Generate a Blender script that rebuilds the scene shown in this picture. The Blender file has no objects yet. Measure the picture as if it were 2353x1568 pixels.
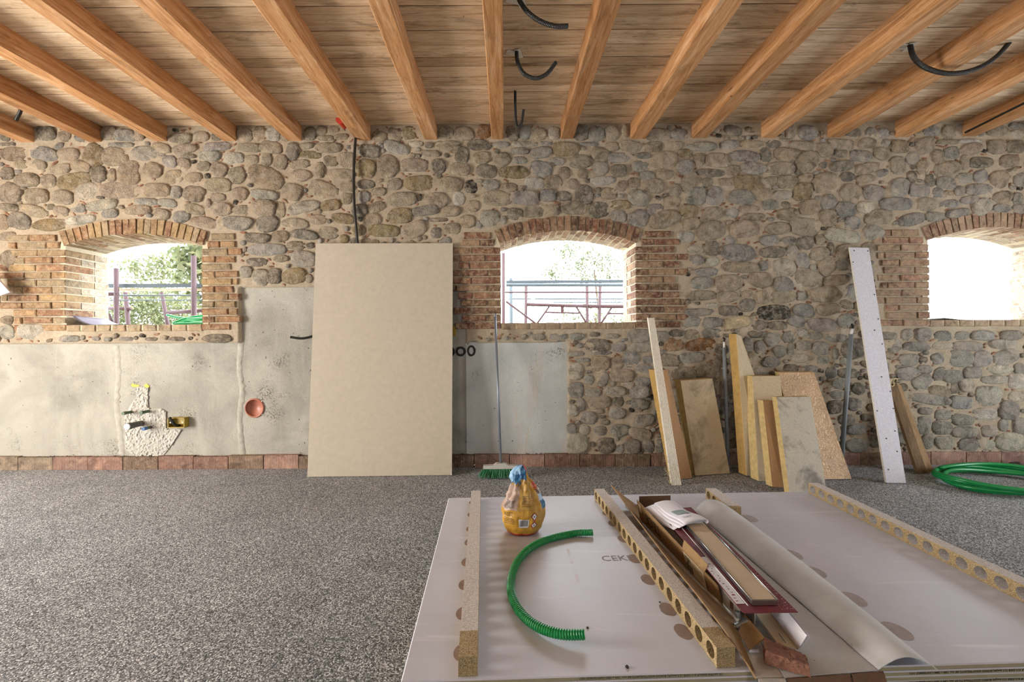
import bpy, math, random
import numpy as np
from mathutils import Vector, Matrix, noise as mnoise

# ------------------------------------------------------------------ camera
F_PX, CX, CY, ROLL = 973.2, 1159.6, 771.0, -0.0061     # focal length and principal point for a 2353 x 1568 frame
D, H = 3.775, 1.168                                    # distance to the stone wall (plane y = 0), eye height
scene = bpy.context.scene
col = scene.collection
cam_data = bpy.data.cameras.new('camera')
cam = bpy.data.objects.new('camera', cam_data)
col.objects.link(cam)
cam_data.sensor_fit = 'HORIZONTAL'
cam_data.sensor_width = 36.0
cam_data.lens = F_PX / 2353.0 * 36.0
cam_data.shift_x = (1176.5 - CX) / 2353.0
cam_data.shift_y = (CY - 784.0) / 2353.0
cam_data.clip_start = 0.05
cam.matrix_world = Matrix.Translation((0, -D, H)) @ Matrix.Rotation(math.pi / 2, 4, 'X') @ Matrix.Rotation(ROLL, 4, 'Z')
scene.camera = cam

# ------------------------------------------------------------------ sky, daylight, exposure
world = bpy.data.worlds.new('overcast_sky')
scene.world = world
world.use_nodes = True
bg = world.node_tree.nodes['Background']
bg.inputs['Color'].default_value = (0.86, 0.93, 1.0, 1)
bg.inputs['Strength'].default_value = 17

def area_light(name, loc, rot, sx, sy, power, color, portal=False):
    ld = bpy.data.lights.new(name, 'AREA')
    ld.shape = 'RECTANGLE'; ld.size = sx; ld.size_y = sy
    ld.energy = power; ld.color = color
    if portal:
        ld.cycles.is_portal = True
    o = bpy.data.objects.new(name, ld)
    o.location = loc; o.rotation_euler = rot
    col.objects.link(o)
    return o

R90 = math.pi / 2
# warm area lamp added in the unseen west doorway; sky portals in every other opening
area_light('warm_lamp_west_doorway', (-5.78, -2.8, 1.15), (0, -R90, 0), 2.2, 1.8, 520, (1.0, 0.93, 0.83))
area_light('sky_portal', (5.78, -2.0, 1.1), (0, R90, 0), 2.2, 1.6, 1, (1, 1, 1), portal=True)
for ox in (-2.6, 2.6):
    area_light('sky_portal', (ox, -8.38, 1.45), (R90, 0, 0), 1.3, 1.3, 1, (1, 1, 1), portal=True)
for wx in (-3.29, 0.565, 4.39):
    area_light('sky_portal', (wx, 0.46, 1.63), (-R90, 0, 0), 1.25, 0.85, 1, (1, 1, 1), portal=True)

scene.view_settings.view_transform = 'Standard'
scene.view_settings.look = 'None'
scene.view_settings.gamma = 1.0
scene.view_settings.use_curve_mapping = False
scene.view_settings.exposure = -0.48
scene.cycles.use_denoising = True
scene.cycles.max_bounces = 5
scene.cycles.diffuse_bounces = 3
scene.cycles.glossy_bounces = 2
scene.cycles.use_adaptive_sampling = True
scene.cycles.adaptive_threshold = 0.08
scene.cycles.adaptive_min_samples = 12
scene.render.use_persistent_data = False
scene.cycles.sample_clamp_indirect = 6.0

# ------------------------------------------------------------------ pixel -> place on a known surface
def ray(px, py):
    du, dv = px - CX, py - CY
    c, s = math.cos(ROLL), math.sin(ROLL)
    return (c * du + s * dv) / F_PX, (-s * du + c * dv) / F_PX
def PY(px, py, y=0.0):
    u, v = ray(px, py); t = y + D
    return Vector((u * t, y, H - v * t))
def PZ(px, py, z=0.0):
    u, v = ray(px, py); t = (H - z) / v
    return Vector((u * t, t - D, z))

rng = random.Random(7)

# ------------------------------------------------------------------ materials
def mat(name):
    m = bpy.data.materials.new(name); m.use_nodes = True
    nt = m.node_tree
    return m, nt, nt.nodes['Principled BSDF']
def nd(nt, typ, ins=None, **props):
    n = nt.nodes.new(typ)
    for k, v in props.items():
        setattr(n, k, v)
    for k, v in (ins or {}).items():
        if isinstance(v, bpy.types.NodeSocket):
            nt.links.new(v, n.inputs[k])
        else:
            n.inputs[k].default_value = v
    return n
def rgb(h):
    if isinstance(h, str):
        c = [int(h[i:i + 2], 16) / 255 for i in (0, 2, 4)]
        return tuple((x / 12.92 if x <= 0.04045 else ((x + 0.055) / 1.055) ** 2.4) for x in c) + (1,)
    return tuple(h) + ((1,) if len(h) == 3 else ())
def ramp(nt, fac, stops):
    r = nt.nodes.new('ShaderNodeValToRGB')
    nt.links.new(fac, r.inputs['Fac'])
    e = r.color_ramp.elements
    while len(e) < len(stops):
        e.new(0.5)
    for el, (p, c) in zip(e, stops):
        el.position = p
        el.color = rgb(c) if not isinstance(c, (int, float)) else (c, c, c, 1)
    return r.outputs['Color']
def mixc(nt, fac, a, b, mode='MIX'):
    n = nt.nodes.new('ShaderNodeMix'); n.data_type = 'RGBA'; n.blend_type = mode
    for sock, v in ((n.inputs[0], fac), (n.inputs[6], a), (n.inputs[7], b)):
        if isinstance(v, bpy.types.NodeSocket):
            nt.links.new(v, sock)
        else:
            sock.default_value = v if not isinstance(v, str) else rgb(v)
    return n.outputs[2]
def noise_tex(nt, vec, scale, detail=4, rough=0.6, dist=0.0):
    return nd(nt, 'ShaderNodeTexNoise', {'Vector': vec, 'Scale': scale, 'Detail': detail, 'Roughness': rough, 'Distortion': dist}).outputs['Fac']
def objcoord(nt, scale=(1, 1, 1), rand=False, rot=(0, 0, 0)):
    tc = nt.nodes.new('ShaderNodeTexCoord')
    mp = nd(nt, 'ShaderNodeMapping', {'Vector': tc.outputs['Object'], 'Scale': scale, 'Rotation': rot})
    if rand:
        oi = nt.nodes.new('ShaderNodeObjectInfo')
        mul = nd(nt, 'ShaderNodeMath', {0: oi.outputs['Random'], 1: 37.0}, operation='MULTIPLY').outputs[0]
        cmb = nd(nt, 'ShaderNodeCombineXYZ', {0: mul, 1: mul, 2: mul}).outputs[0]
        nt.links.new(cmb, mp.inputs['Location'])
    return mp.outputs[0]
def bump(nt, bsdf, height, strength=0.4, dist=0.01):
    b = nd(nt, 'ShaderNodeBump', {'Height': height, 'Strength': strength, 'Distance': dist})
    nt.links.new(b.outputs[0], bsdf.inputs['Normal'])
def setc(nt, bsdf, c):
    if isinstance(c, bpy.types.NodeSocket):
        nt.links.new(c, bsdf.inputs['Base Color'])
    else:
        bsdf.inputs['Base Color'].default_value = rgb(c)
def plain(name, c, rough=0.7, metal=0.0, var=0.0, vscale=20, bmp=0.0, spec=0.5):
    m, nt, b = mat(name)
    b.inputs['Roughness'].default_value = rough
    b.inputs['Metallic'].default_value = metal
    b.inputs['Specular IOR Level'].default_value = spec
    if var or bmp:
        v = objcoord(nt)
        n = noise_tex(nt, v, vscale, 5)
        cc = rgb(c)
        lo = tuple(x * (1 - var) for x in cc[:3]); hi = tuple(min(1, x * (1 + var)) for x in cc[:3])
        setc(nt, b, ramp(nt, n, [(0.3, lo), (0.7, hi)]))
        if bmp:
            bump(nt, b, n, bmp, 0.004)
    else:
        setc(nt, b, c)
    return m
def attr_mat(name, smear, smear_lo=0.5, smear_hi=0.68, scale=9, bstr=0.6, grain=60, dark=0.4, bdist=0.012):
    """colour from the per-piece attribute, weathered by noise and by thin smears of mortar"""
    m, nt, b = mat(name)
    at = nd(nt, 'ShaderNodeAttribute', attribute_name='tint').outputs['Color']
    v = objcoord(nt)
    n1 = noise_tex(nt, v, scale, 6, 0.65, 0.6)
    n2 = noise_tex(nt, v, grain, 4, 0.7)
    n3 = noise_tex(nt, v, scale * 2.2, 6, 0.72, 0.25)
    c = mixc(nt, 1.0, at, ramp(nt, n1, [(0.3, (dark, dark, dark * 0.97)), (0.5, (0.95, 0.95, 0.95)), (0.7, (1.3, 1.25, 1.15))]), 'MULTIPLY')
    c = mixc(nt, 1.0, c, ramp(nt, n2, [(0.3, 0.78), (0.7, 1.14)]), 'MULTIPLY')
    sm = ramp(nt, n3, [(smear_lo, 0.0), (smear_hi, 0.8)])
    c = mixc(nt, sm, c, rgb(smear))
    vn = noise_tex(nt, v, scale * .55, 7, 0.7, 2.0)
    c = mixc(nt, 1.0, c, ramp(nt, vn, [(0.36, (0.62, 0.6, 0.58)), (0.47, (1.0, 1.0, 1.0)), (0.58, (1.0, 1.0, 1.0)), (0.66, (1.28, 1.26, 1.22))]), 'MULTIPLY')
    setc(nt, b, c)
    b.inputs['Roughness'].default_value = 0.92
    b.inputs['Specular IOR Level'].default_value = 0.25
    h = nd(nt, 'ShaderNodeMath', {0: n3, 1: n2}, operation='ADD').outputs[0]
    bump(nt, b, h, bstr, bdist)
    return m

MT = {}
MT['stone'] = attr_mat('river_stone', 'b5a794', 0.45, 0.66, 11, 1.0, 85, 0.5, 0.02)
MT['brick'] = attr_mat('old_brick', 'a89274', 0.44, 0.62, 13, 0.7, 80, 0.6, 0.01)

def m_mortar():
    m, nt, b = mat('lime_mortar')
    v = objcoord(nt)
    n1 = noise_tex(nt, v, 2.2, 5); n2 = noise_tex(nt, v, 45, 6, 0.7); n3 = noise_tex(nt, v, 260, 3, 0.7)
    c = ramp(nt, n1, [(0.3, 'a1917a'), (0.7, 'b6a792')])
    c = mixc(nt, 1.0, c, ramp(nt, n2, [(0.3, 0.78), (0.7, 1.12)]), 'MULTIPLY')
    setc(nt, b, c); b.inputs['Roughness'].default_value = 0.95
    b.inputs['Specular IOR Level'].default_value = 0.2
    h = nd(nt, 'ShaderNodeMath', {0: n2, 1: n3}, operation='ADD').outputs[0]
    bump(nt, b, h, 0.5, 0.008)
    return m
MT['mortar'] = m_mortar()
MT['limewash_glare'] = plain('limewashed_glare_mortar', 'c2b59c', 0.95, var=0.08, vscale=30, bmp=0.4)  # limewash plus window glare, both put into the colour

def m_wood(name, c0, c1, c2, axis='X', stain=0.5):
    m, nt, b = mat(name)
    sc = {'X': (0.6, 9, 9), 'Y': (9, 0.6, 9), 'Z': (9, 9, 0.6)}[axis]
    v = objcoord(nt, sc, rand=True)
    g = noise_tex(nt, v, 3.2, 7, 0.65, 1.4)
    fine = noise_tex(nt, v, 26, 5, 0.75, 0.3)
    c = ramp(nt, g, [(0.25, c0), (0.5, c1), (0.75, c2)])
    c = mixc(nt, 1.0, c, ramp(nt, fine, [(0.35, 0.8), (0.65, 1.08)]), 'MULTIPLY')
    # weather stains and knots with shapes of their own
    sc2 = {'X': (1.2, 5, 5), 'Y': (5, 1.2, 5), 'Z': (5, 5, 1.2)}[axis]
    v2 = objcoord(nt, sc2, rand=True)
    s = noise_tex(nt, v2, 1.7, 8, 0.72, 0.8)
    c = mixc(nt, ramp(nt, s, [(0.52, 0.0), (0.74, stain)]), c, rgb('4a3117'))
    k = noise_tex(nt, v2, 4.5, 3, 0.5, 2.5)
    c = mixc(nt, ramp(nt, k, [(0.70, 0.0), (0.76, 0.75)]), c, rgb('2e1c0c'))
    oi = nt.nodes.new('ShaderNodeObjectInfo')
    c = mixc(nt, 1.0, c, ramp(nt, oi.outputs['Random'], [(0.0, (0.70, 0.64, 0.58)), (0.5, (0.98, 0.95, 0.92)), (1.0, (1.12, 1.12, 1.14))]), 'MULTIPLY')
    setc(nt, b, c); b.inputs['Roughness'].default_value = 0.8
    b.inputs['Specular IOR Level'].default_value = 0.25
    bump(nt, b, fine, 0.25, 0.004)
    return m
MT['plank'] = m_wood('ceiling_board_wood', 'ad8d6c', 'd9bd9b', 'ead9c0', 'X', 0.8)
MT['joist'] = m_wood('joist_wood', '97653c', 'c28f5f', 'd9b491', 'Y', 0.6)

def m_floor():
    m, nt, b = mat('no_fines_screed')
    v = objcoord(nt)
    vo = nd(nt, 'ShaderNodeTexVoronoi', {'Vector': v, 'Scale': 205.0, 'Randomness': 1.0})
    gray = nd(nt, 'ShaderNodeSeparateColor', {0: vo.outputs['Color']}).outputs[0]
    c = ramp(nt, gray, [(0.0, '4c4e50'), (0.35, '7f8285'), (0.75, 'b2b6ba'), (1.0, 'eef1f4')])
    edge = ramp(nt, vo.outputs['Distance'], [(0.35, 1.0), (0.8, 0.42)])
    c = mixc(nt, 1.0, c, edge, 'MULTIPLY')
    big = noise_tex(nt, v, 0.9, 5, 0.6)
    c = mixc(nt, 1.0, c, ramp(nt, big, [(0.3, 0.78), (0.7, 1.2)]), 'MULTIPLY')
    setc(nt, b, c); b.inputs['Roughness'].default_value = 0.85
    b.inputs['Specular IOR Level'].default_value = 0.4
    hh = nd(nt, 'ShaderNodeMath', {0: 1.0, 1: vo.outputs['Distance']}, operation='SUBTRACT').outputs[0]
    bump(nt, b, hh, 0.5, 0.003)
    return m
MT['floor'] = m_floor()

def m_plaster(name, base, light, dark, tint2=None):
    m, nt, b = mat(name)
    v = objcoord(nt)
    n1 = noise_tex(nt, v, 1.6, 6, 0.6, 0.5); n2 = noise_tex(nt, v, 22, 5, 0.7); n3 = noise_tex(nt, v, 150, 3, 0.7)
    c = ramp(nt, n1, [(0.3, base), (0.6, light), (0.8, base)])
    vs = objcoord(nt, (5, 1, 0.55))
    st = noise_tex(nt, vs, 2.0, 5, 0.65, 0.6)
    c = mixc(nt, ramp(nt, st, [(0.55, 0.0), (0.72, 0.55)]), c, rgb(light))
    if tint2:
        c = mixc(nt, ramp(nt, noise_tex(nt, vs, 3.1, 5, 0.65, 1.0), [(0.55, 0.0), (0.72, 0.6)]), c, rgb(tint2))
    sp = noise_tex(nt, v, 2.6, 2, 0.5)
    spk = noise_tex(nt, v, 75, 4, 0.75)
    both = nd(nt, 'ShaderNodeMath', {0: ramp(nt, sp, [(0.60, 0.0), (0.72, 1.0)]), 1: ramp(nt, spk, [(0.50, 0.0), (0.62, 1.0)])}, operation='MULTIPLY').outputs[0]
    c = mixc(nt, both, c, rgb(dark))
    pits = noise_tex(nt, v, 38, 2, 0.4)
    c = mixc(nt, ramp(nt, pits, [(0.73, 0.0), (0.76, 0.8)]), c, rgb('3a352c'))
    setc(nt, b, c); b.inputs['Roughness'].default_value = 0.9
    b.inputs['Specular IOR Level'].default_value = 0.25
    h = nd(nt, 'ShaderNodeMath', {0: n2, 1: n3}, operation='ADD').outputs[0]
    bump(nt, b, h, 0.6, 0.010)
    return m
MT['plaster'] = m_plaster('grey_plaster', '89857c', 'b0aca1', '4c4a40')
MT['cement'] = m_plaster('smooth_cement', 'a3a7a6', 'c0c0bb', '4c4a40', 'bfae96')
MT['patch'] = plain('fresh_rough_plaster', 'b3afa6', 0.95, var=0.15, vscale=60, bmp=0.8)
MT['old_render'] = plain('pale_old_render', 'a6a196', 0.95, var=0.14, vscale=25, bmp=0.6)
MT['board_beige'] = plain('panel_paper', 'b3a896', 0.85, var=0.06, vscale=25)

def m_sheet():
    m, nt, b = mat('plasterboard_paper')
    v = objcoord(nt)
    n1 = noise_tex(nt, v, 2.5, 5)
    c = ramp(nt, n1, [(0.3, 'bfc0c9'), (0.7, 'cccdd7')])
    vs = objcoord(nt, (0.8, 14, 1))
    c = mixc(nt, ramp(nt, noise_tex(nt, vs, 2.2, 4, 0.6, 0.4), [(0.6, 0.0), (0.78, 0.7)]), c, rgb('ecebf0'))
    sp = noise_tex(nt, v, 55, 3, 0.6)
    c = mixc(nt, ramp(nt, sp, [(0.73, 0.0), (0.78, 0.6)]), c, rgb('6f6a6c'))
    setc(nt, b, c); b.inputs['Roughness'].default_value = 0.45
    return m
MT['sheet'] = m_sheet()
MT['sheet_edge'] = plain('plasterboard_edge_paper', '9d9478', 0.8, var=0.08, vscale=30)
MT['gypsum'] = plain('gypsum_core', 'cfcabd', 0.9, var=0.1, vscale=60, bmp=0.4)
MT['ink'] = plain('black_ink', '3a3832', 0.8)
MT['ink_soft'] = plain('grey_pencil', '8d8689', 0.8)
MT['paint_black'] = plain('black_spray_paint', '15140f', 0.7)
MT['stain'] = plain('brown_glue_stain', '8f7b70', 0.8, var=0.15, vscale=40)
MT['stain_grey'] = plain('grey_glue_stain', 'a89f9d', 0.8, var=0.12, vscale=40)

def m_chip(name, c0, c1, c2, scale=720):
    m, nt, b = mat(name)
    v = objcoord(nt, (1, 1, 1), rand=True)
    vo = nd(nt, 'ShaderNodeTexVoronoi', {'Vector': v, 'Scale': float(scale)})
    gray = nd(nt, 'ShaderNodeSeparateColor', {0: vo.outputs['Color']}).outputs[0]
    c = ramp(nt, gray, [(0.02, c0), (0.35, c1), (0.95, c2)])
    fib = noise_tex(nt, v, 160, 5, 0.7, 0.8)
    c = mixc(nt, 1.0, c, ramp(nt, fib, [(0.35, 0.8), (0.65, 1.12)]), 'MULTIPLY')
    setc(nt, b, c); b.inputs['Roughness'].default_value = 0.85
    bump(nt, b, gray, 0.35, 0.002)
    return m
MT['chip'] = m_chip('raw_chipboard', '5e4a2c', 'a08860', 'bfa981')
MT['chip_white'] = m_chip('limewashed_and_lit_chipboard', '9a8c7a', 'c8c0b8', 'dcd7d3')  # pale coat on batten tops; also paints light into one batten's holes
MT['hose'] = plain('green_pvc', (0.008, 0.23, 0.06), 0.3)
MT['black_plastic'] = plain('black_plastic', '1d1b18', 0.45)
MT['grey_foam'] = plain('grey_pipe_foam', '7b8084', 0.6, var=0.06)
MT['white_plastic'] = plain('white_plastic', 'd9d9d6', 0.4)
MT['green_pp'] = plain('green_polypropylene', '4f6147', 0.6, var=0.2, vscale=60)
MT['grey_pp'] = plain('grey_polypropylene', '55544e', 0.6, var=0.25, vscale=70)
MT['blue_cap'] = plain('blue_plug', '3f6aa3', 0.5)
MT['yellow_box'] = plain('mustard_plastic', 'a08628', 0.5, var=0.1)
MT['terracotta'] = plain('orange_pvc_drain', 'a0624c', 0.45, var=0.08)
MT['red_plastic'] = plain('red_plastic', 'b5301c', 0.5)
MT['tape'] = plain('masking_tape', 'c9c2b4', 0.7)
MT['bristle'] = plain('green_bristle', (0.01, 0.16, 0.05), 0.5)
MT['broom_handle'] = plain('coated_steel_handle', '79808a', 0.35, 0.3)
MT['grey_plastic'] = plain('grey_plastic', 'b3b0a8', 0.6)
MT['pur_yellow'] = plain('polyurethane_foam', 'b8a06c', 0.9, var=0.18, vscale=30, bmp=0.4)
MT['pur_orange'] = plain('aged_polyurethane_foam', 'ac8a4e', 0.85, var=0.15, vscale=25)

def m_face(name, base, dirt, lo=0.55, hi=0.7, scale=5.0, crinkle=0.0, metal=0.0, rough=0.7):
    m, nt, b = mat(name)
    v = objcoord(nt, (1, 1, 1), rand=True)
    c = mixc(nt, ramp(nt, noise_tex(nt, v, scale, 6, 0.65, 0.4), [(lo, 0.0), (hi, 0.75)]), rgb(base), rgb(dirt))
    f = noise_tex(nt, v, 90, 3, 0.6)
    c = mixc(nt, 1.0, c, ramp(nt, f, [(0.35, 0.88), (0.65, 1.06)]), 'MULTIPLY')
    setc(nt, b, c); b.inputs['Roughness'].default_value = rough; b.inputs['Metallic'].default_value = metal
    if crinkle:
        bump(nt, b, noise_tex(nt, v, 38, 3, 0.6, 1.5), crinkle, 0.01)
    return m
MT['face_beige'] = m_face('beige_facing_paper', 'bba685', '5c5140', 0.53, 0.70, 4)
MT['face_brown'] = m_face('brown_facing_paper', 'ad855c', '7b5a3a', 0.55, 0.8, 6)
MT['face_grey'] = m_face('pale_facing_paper', 'b5ac9b', '57534d', 0.49, 0.62, 4.5)
MT['face_foil'] = m_face('crinkled_foil_facing', 'bd9c78', '9b8468', 0.5, 0.8, 4, 0.9, 0.25, 0.42)
MT['face_light'] = m_face('light_facing_paper', 'c4b190', '8a7755', 0.6, 0.75, 9)
MT['strip_white'] = m_face('white_plasterboard_face', 'c9c6cd', '8f8a8a', 0.66, 0.8, 12)
MT['lumber'] = None
def m_lumber():
    m, nt, b = mat('laminated_softwood')
    v = objcoord(nt)
    vz = objcoord(nt, (60, 60, 1.5))
    c = ramp(nt, noise_tex(nt, vz, 3.0, 4, 0.6), [(0.3, 'bdb09a'), (0.5, 'dcd3c0'), (0.7, 'e6dfd0')])
    setc(nt, b, c); b.inputs['Roughness'].default_value = 0.7
    return m
MT['lumber'] = m_lumber()
MT['plank_dark'] = m_wood('brown_plank_wood', '4e3c28', '6b543a', '7d6647', 'Z', 0.3)
MT['plank_sawn'] = m_wood('sawn_plank_edge', '8a7150', 'a98d68', 'bfa580', 'Z', 0.3)
MT['cardboard'] = m_face('brown_cardboard', '8f7048', '745734', 0.55, 0.85, 5)
MT['cardboard_dark'] = m_face('dark_cardboard', '6e4f38', '573d2b', 0.55, 0.85, 5)
MT['cardboard_pale'] = m_face('pale_grey_cardboard', 'b3aaa0', '776c60', 0.6, 0.8, 5)
def m_kraft():
    m, nt, b = mat('ribbed_kraft_board')
    v = objcoord(nt)
    w = nd(nt, 'ShaderNodeTexWave', {'Vector': v, 'Scale': 85.0, 'Distortion': 0.4}, bands_direction='Y').outputs['Fac']
    n = noise_tex(nt, v, 6, 5)
    c = ramp(nt, n, [(0.3, 'b5b4b1'), (0.7, 'c9c9c8')])
    c = mixc(nt, 1.0, c, ramp(nt, w, [(0.0, 0.94), (1.0, 1.02)]), 'MULTIPLY')
    c = mixc(nt, ramp(nt, noise_tex(nt, v, 40, 2, 0.5), [(0.74, 0.0), (0.79, 0.7)]), c, rgb('5e5145'))
    setc(nt, b, c); b.inputs['Roughness'].default_value = 0.75
    bump(nt, b, w, 0.12, 0.001)
    return m
MT['kraft'] = m_kraft()
MT['paper'] = plain('white_paper', 'd9d6dd', 0.6)
MT['paper_cream'] = plain('cream_paper', 'c9b999', 0.7)
MT['print_green'] = plain('grey_green_print', '7d8f8d', 0.7)
MT['burgundy'] = plain('burgundy_card', '6e2a33', 0.45, var=0.12, vscale=60)
MT['burgundy_edge'] = plain('burgundy_card_print', '7a2f3a', 0.5)
MT['dot'] = plain('pale_pink_print', 'c49aa0', 0.5)
MT['steel'] = plain('brushed_steel', 'a9a9a6', 0.25, 0.95)
MT['galvanised'] = plain('galvanised_steel', '8d9396', 0.4, 0.8)
MT['cover_tan'] = plain('protective_film_tan', 'bda98c', 0.6, var=0.06, vscale=12)
def m_blister():
    m, nt, b = mat('clear_blister_plastic')
    b.inputs['Base Color'].default_value = (0.93, 0.88, 0.95, 1)
    b.inputs['Roughness'].default_value = 0.08
    b.inputs['Transmission Weight'].default_value = 0.95
    b.inputs['IOR'].default_value = 1.12
    return m
MT['blister'] = m_blister()
MT['broken_brick'] = plain('broken_brick', '7d5544', 0.95, var=0.3, vscale=60, bmp=0.8)
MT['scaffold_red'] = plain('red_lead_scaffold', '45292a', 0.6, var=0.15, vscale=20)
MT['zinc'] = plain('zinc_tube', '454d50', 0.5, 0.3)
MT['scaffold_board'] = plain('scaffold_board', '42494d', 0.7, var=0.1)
MT['timber_board'] = plain('dusty_timber_board', 'b3a48e', 0.8, var=0.1)
def m_leaf():
    m, nt, b = mat('leaf')
    oi = nd(nt, 'ShaderNodeNewGeometry').outputs['Random Per Island']
    c = ramp(nt, oi, [(0.0, '4a5030'), (0.5, '606542'), (1.0, '777452')])
    setc(nt, b, c); b.inputs['Roughness'].default_value = 0.6
    tr = nd(nt, 'ShaderNodeBsdfTranslucent', {'Color': c})
    mx = nd(nt, 'ShaderNodeMixShader', {0: 0.5, 1: b.outputs[0], 2: tr.outputs[0]})
    nt.links.new(mx.outputs[0], nt.nodes['Material Output'].inputs['Surface'])
    return m
MT['leaf'] = m_leaf()
MT['bark'] = plain('bark', '5b4a38', 0.9, var=0.3, vscale=15, bmp=0.6)
MT['grass'] = plain('trodden_ground', '8b8678', 0.95, var=0.3, vscale=6)
MT['white_wall'] = plain('white_painted_board', 'e6e3de', 0.8)
MT['red_letter'] = plain('red_lettering', '8c1a2a', 0.7)
MT['membrane_dark'] = plain('dark_membrane', '6b6570', 0.6)
MT['membrane_white'] = plain('white_membrane', 'd6d6dc', 0.6)
MT['shell'] = plain('limewashed_wall', 'b9a98e', 0.95, var=0.1, vscale=4)
MT['dirt'] = plain('dark_soil_clod', '4a443b', 0.95, var=0.4, vscale=60, bmp=0.8)
MT['yellow_paint'] = plain('yellow_spray_paint', 'd9b64a', 0.8)
MT['tile'] = attr_mat('hollow_clay_tile', 'a8907c', 0.52, 0.72, 9, 0.4, 90, 0.6, 0.006)
MT['deck_dark'] = plain('roof_deck_back', '3a2c1c', 0.9)
MT['thread'] = plain('cream_string', 'cfc08d', 0.8)
MT['bag'] = None

# ------------------------------------------------------------------ mesh helpers
class MB:
    def __init__(s):
        s.v = []; s.f = []; s.m = []; s.t = []
    def quad_box(s, p, mi=0):
        """8 corner points: bottom ring 0-3, top ring 4-7"""
        b = len(s.v); s.v += [tuple(q) for q in p]
        for q in ((3, 2, 1, 0), (4, 5, 6, 7), (0, 1, 5, 4), (1, 2, 6, 5), (2, 3, 7, 6), (3, 0, 4, 7)):
            s.f.append(tuple(b + i for i in q)); s.m.append(mi)
        return s
    def box(s, c, size, mi=0, rz=0.0):
        x, y, z = (q / 2 for q in size); cr, sr = math.cos(rz), math.sin(rz)
        P = []
        for dz in (-z, z):
            for dx, dy in ((-x, -y), (x, -y), (x, y), (-x, y)):
                P.append((c[0] + dx * cr - dy * sr, c[1] + dx * sr + dy * cr, c[2] + dz))
        return s.quad_box(P, mi)
    def poly(s, pts, mi=0):
        b = len(s.v); s.v += [tuple(q) for q in pts]
        s.f.append(tuple(range(b, b + len(pts)))); s.m.append(mi); return s
    def slab(s, pts, off, mi=0, side=None, back=None):
        """a polygon (counter-clockwise seen from its front) thickened by the vector off"""
        n = len(pts); b = len(s.v); off = Vector(off)
        s.v += [tuple(q) for q in pts] + [tuple(Vector(q) + off) for q in pts]
        s.f.append(tuple(range(b, b + n))); s.m.append(mi)
        s.f.append(tuple(range(b + 2 * n - 1, b + n - 1, -1))); s.m.append(mi if back is None else back)
        for i in range(n):
            j = (i + 1) % n
            s.f.append((b + j, b + i, b + n + i, b + n + j)); s.m.append(mi if side is None else side)
        return s
    def tube(s, path, r, seg=10, mi=0, cap=True, rfun=None):
        path = [Vector(p) for p in path]; n = len(path); b = len(s.v)
        t0 = (path[1] - path[0]).normalized()
        up = Vector((0, 0, 1)) if abs(t0.z) < 0.9 else Vector((1, 0, 0))
        nrm = t0.cross(up).normalized()
        for i, p in enumerate(path):
            t = (path[min(i + 1, n - 1)] - path[max(i - 1, 0)]).normalized()
            nrm = (nrm - t * nrm.dot(t)).normalized(); bn = t.cross(nrm)
            rr = rfun(i) if rfun else r
            for k in range(seg):
                a = 2 * math.pi * k / seg
                s.v.append(tuple(p + nrm * (rr * math.cos(a)) + bn * (rr * math.sin(a))))
        for i in range(n - 1):
            for k in range(seg):
                k2 = (k + 1) % seg
                s.f.append((b + i * seg + k, b + i * seg + k2, b + (i + 1) * seg + k2, b + (i + 1) * seg + k)); s.m.append(mi)
        if cap:
            s.f.append(tuple(b + k for k in reversed(range(seg)))); s.m.append(mi)
            s.f.append(tuple(b + (n - 1) * seg + k for k in range(seg))); s.m.append(mi)
        return s
    def grid(s, fn, nu, nv, mi=0):
        b = len(s.v)
        for j in range(nv + 1):
            for i in range(nu + 1):
                s.v.append(tuple(fn(i / nu, j / nv)))
        for j in range(nv):
            for i in range(nu):
                a = b + j * (nu + 1) + i
                s.f.append((a, a + 1, a + nu + 2, a + nu + 1)); s.m.append(mi)
        return s
    def mesh(s, name, mats, smooth=False, tint=None):
        me = bpy.data.meshes.new(name)
        me.from_pydata(s.v, [], s.f)
        mats = mats if isinstance(mats, (list, tuple)) else [mats]
        for m in mats:
            me.materials.append(m)
        if len(mats) > 1:
            me.polygons.foreach_set('material_index', s.m)
        if smooth:
            me.polygons.foreach_set('use_smooth', [True] * len(me.polygons))
        if tint is not None:
            ca = me.color_attributes.new('tint', 'FLOAT_COLOR', 'POINT')
            a = np.ones((len(me.vertices), 4), dtype=np.float32)
            a[:, :3] = np.array(tint, dtype=np.float32)
            ca.data.foreach_set('color', a.ravel())
        me.update()
        return me
    def build(s, name, mats, parent=None, smooth=False, tint=None, loc=None):
        """loc: shift the origin there (points are given in world space)"""
        if loc is not None:
            L = Vector(loc); s.v = [tuple(Vector(q) - L) for q in s.v]
        o = bpy.data.objects.new(name, s.mesh(name, mats, smooth, tint))
        col.objects.link(o)
        if loc is not None:
            o.location = loc
        if parent is not None:
            o.parent = parent
            if loc is not None:
                o.location = Vector(loc) - parent.location
            elif parent.location.length > 0:
                o.location = -parent.location
        return o

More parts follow.
